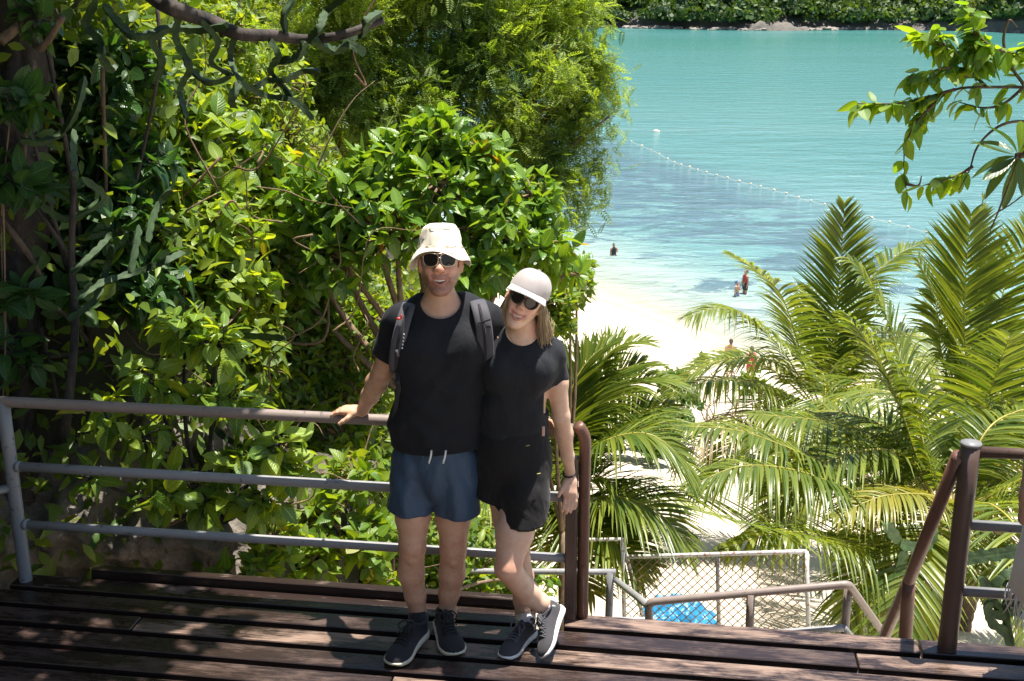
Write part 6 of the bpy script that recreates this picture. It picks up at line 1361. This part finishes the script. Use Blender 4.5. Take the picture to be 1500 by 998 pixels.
# ================================================================== small figures
def figure(label, base, h=1.7, face=(0, -1), skin=(.42, .25, .17), top=None, bottom=None, hair=(.02, .012, .01), wade=0, arms='down', group=None, res=.02):
    k = h / 1.72; b = np.asarray(base, float); f = nrm([face[0], face[1], 0]); s_ = np.array([-f[1], f[0], 0]); Q = lambda x, y, z: b + (s_ * x + f * y + np.array([0, 0, z])) * k
    root = thing('person', label, 'person', b, group); vx = Vox(b + [-.6, -.6, -.05], b + [.6, .6, 2.05 * k], res); R_ = np.stack([s_, f, dz], 1)
    def C(pts, kk=.03): vx.chain([(Q(*p[:3]), p[3] * k) for p in pts], kk)
    vx.ell(Q(0, .01, 1.61), np.array([.075, .092, .115]) * k, R_, .02); vx.ell(Q(0, .10, 1.60), np.array([.014, .02, .02]) * k, R_, .015); C([(0, -.01, 1.52, .055), (0, 0, 1.42, .06)])
    for q in (-1, 1):
        C([(q * .05, 0, 1.42, .06), (q * .17, 0, 1.38, .06)]); C([(q * .085, 0, .88, .085), (q * .09, .01, .5, .056), (q * .09, -.03, .33, .055), (q * .09, -.02, .08, .036)]); C([(q * .09, -.04, .05, .035), (q * .10, .14, .03, .03)])
        if arms == 'down' or (arms == 'bend' and q < 0): C([(q * .18, 0, 1.38, .05), (q * .23, 0, 1.12, .04), (q * .25, .08, .88, .028), (q * .25, .1, .78, .03)])
        else: C([(q * .18, 0, 1.38, .05), (q * .24, .06, 1.15, .04), (q * .10, .24, 1.25, .028), (q * .05, .26, 1.32, .03)])
    for q in (-1, 0, 1): C([(q * .05, 0, 1.34, .10), (q * .04, 0, 1.12, .095), (q * .055, 0, .92, .10)], .05)
    vbuild('body', vx, M_skin, root, lambda V: {'tone': np.repeat(np.array(skin)[None], len(V), 0)})
    mb = MB(); V, F_ = blob(14, 10); V = V * np.array([.083, .098, .11]); V = V[:, :1] * s_ + V[:, 1:2] * f + V[:, 2:] * dz; mb.add(V * k + Q(0, -.025, 1.64), F_).add(V * k * .62 + Q(0, -.11, 1.60), F_).build('hair', flat('hair_tone', hair, .6, .3, 60), root)
    def garment(nm, fn, mat):
        vx = Vox(b + [-.6, -.6, -.05], b + [.6, .6, 2.05 * k], res); fn(lambda pts, kk=.03: vx.chain([(Q(*p[:3]), p[3] * k) for p in pts], kk)); vbuild(nm, vx, mat, root)
    if bottom is not None:
        garment('swim_shorts', lambda c_: [c_([(q * .06, 0, .98, .112), (q * .085, 0, .86, .108), (q * .09, .005, .70, .10)]) for q in (-1, 1)], bottom)
    if top is not None:
        garment('top', lambda c_: [c_([(q * .055, 0, 1.36, .112), (q * .045, 0, 1.18, .107), (q * .05, 0, 1.08, .108)], .05) for q in (-1, 0, 1)], top)
    return root
M_dkcl = flat('dark_swimwear', (0.03, 0.03, 0.04), .8); M_redcl = flat('red_swimwear', (0.35, 0.05, 0.05), .8); M_blcl = flat('blue_swimwear', (0.04, 0.12, 0.3), .8)
q = G(899, 374, SEA_Z); figure('lone bather standing chest deep in the clear shallows', q - [0, 0, .95], 1.72, (.3, -1), (.34, .18, .11), M_dkcl, M_dkcl, arms='bend')
q = G(1079, 434, SEA_Z); figure('bather with blue cap standing in the shallows beside a taller one', q - [0, 0, .75], 1.62, (.8, -.6), (.46, .26, .17), None, M_blcl, (.05, .12, .3), arms='bend')
q = G(1091, 430, SEA_Z); figure('taller suntanned bather in the shallows behind the blue capped one', q - [0, 0, .45], 1.8, (-.8, -.4), (.44, .25, .15), M_redcl, M_dkcl, (.12, .07, .03))
def on_ground(u, v):
    q = G(u, v, SEA_Z + 1.5)
    for _ in range(8): q = G(u, v, float(ground_z(q[0], q[1])))
    return q
figure('beach walker in dark swimwear behind the leafless shrub', on_ground(1068, 556), 1.74, (.3, 1), (.50, .29, .20), None, M_dkcl, (.05, .03, .02))
figure('second beach walker partly behind the palm frond', on_ground(1098, 566), 1.7, (-.2, 1), (.48, .28, .19), M_redcl, M_redcl, (.03, .02, .015))
# --- bystander at the right edge: white fringed wrap, striped shoe
py = 4.36; bxr = W(1512, 900, py)[0] + .16
by = figure('bystander in a white fringed wrap standing at the right railing', (bxr, py, 0.0), 1.68, (-.25, -1), (.40, .24, .17), None, None, (.02, .014, .01), res=.012)
n_ = 60; a = np.linspace(0, 2 * np.pi, n_, endpoint=False); rows = []
for z_, rx in ((1.36, .15), (1.25, .185), (1.05, .17), (.92, .19), (.75, .215), (.55, .235), (.40, .245), (.39, .240), (.75, .205), (1.30, .165)):
    fo = 1 + .05 * np.sin(a * 7 + z_ * 3) * sstep(1.1, .5, np.full(n_, z_)); rows.append(np.stack([bxr + rx * np.cos(a) * fo, py + .80 * rx * np.sin(a) * fo, np.full(n_, z_) + .02 * np.sin(3 * a)], 1))
i = np.arange(len(rows) - 1)[:, None] * n_; j = np.arange(n_)[None]
M_wrap = cloth('white_wrap', (0.66, 0.66, 0.68), (0.76, 0.76, 0.78), 300); wr_ = MB().add(np.concatenate(rows), np.stack([i + j, i + (j + 1) % n_, i + n_ + (j + 1) % n_, i + n_ + j], -1).reshape(-1, 4)).build('wrap', M_wrap, by)
mb = MB(); r = np.random.default_rng(3)
for q in range(90):
    p = rows[6][q * 2 % n_] ; mb.tube(spline([p, p + r.normal(0, .008, 3) + [0, 0, -.05], p + r.normal(0, .016, 3) + [0, 0, -.11]], 5), [.004, .003, .003, .002, .001], 4)
mb.build('fringe', M_wrap, wr_)
n = NT('pink_striped_knit'); wv = n.node('TexWave', Scale=26.0, Distortion=.5); n.set(wv.inputs['Vector'], n.pos()); n.p(Base_Color=n.ramp(wv.outputs[0], [(.45, (0.03, 0.02, 0.035)), (.55, (0.62, 0.08, 0.32))]), Roughness=.8)
for dx in (-.1, .11):
    e_ = link('shoe', None, by); hp = np.array([bxr + dx * .9 + .03, py + .12, 0]); shoe(e_, hp, hp + [-.05, -.26, 0], (0, 0, 1), n.m, M_lace, M_lace2, M_sock, hp + [0, -.06, .16], 1.05)
# --- bystander whose shoe tip shows at the left end of the boards
lp = G(2, 985, 0.0); bl_ = figure('bystander at the deck\'s left end, pale shoe tip showing', (lp[0] - .36, lp[1] + .06, 0), 1.75, (1, -.05), (.40, .24, .17), flat('grey_shirt', (.2, .2, .22), .8), M_dkcl, (.02, .014, .01), res=.016)
for dy, ex in ((.10, -.06), (-.10, .0)):
    e_ = link('shoe', None, bl_); t_ = np.array([lp[0] + .0 + ex, lp[1] + .06 + dy - .09 + .0, 0]); shoe(e_, t_ - [.29, 0, 0], t_, (0, 0, 1), flat('pale_blue_upper', (.45, .52, .58), .8), M_sole2, M_lace2, M_sock, t_ + [-.23, 0, .16], 1.05)
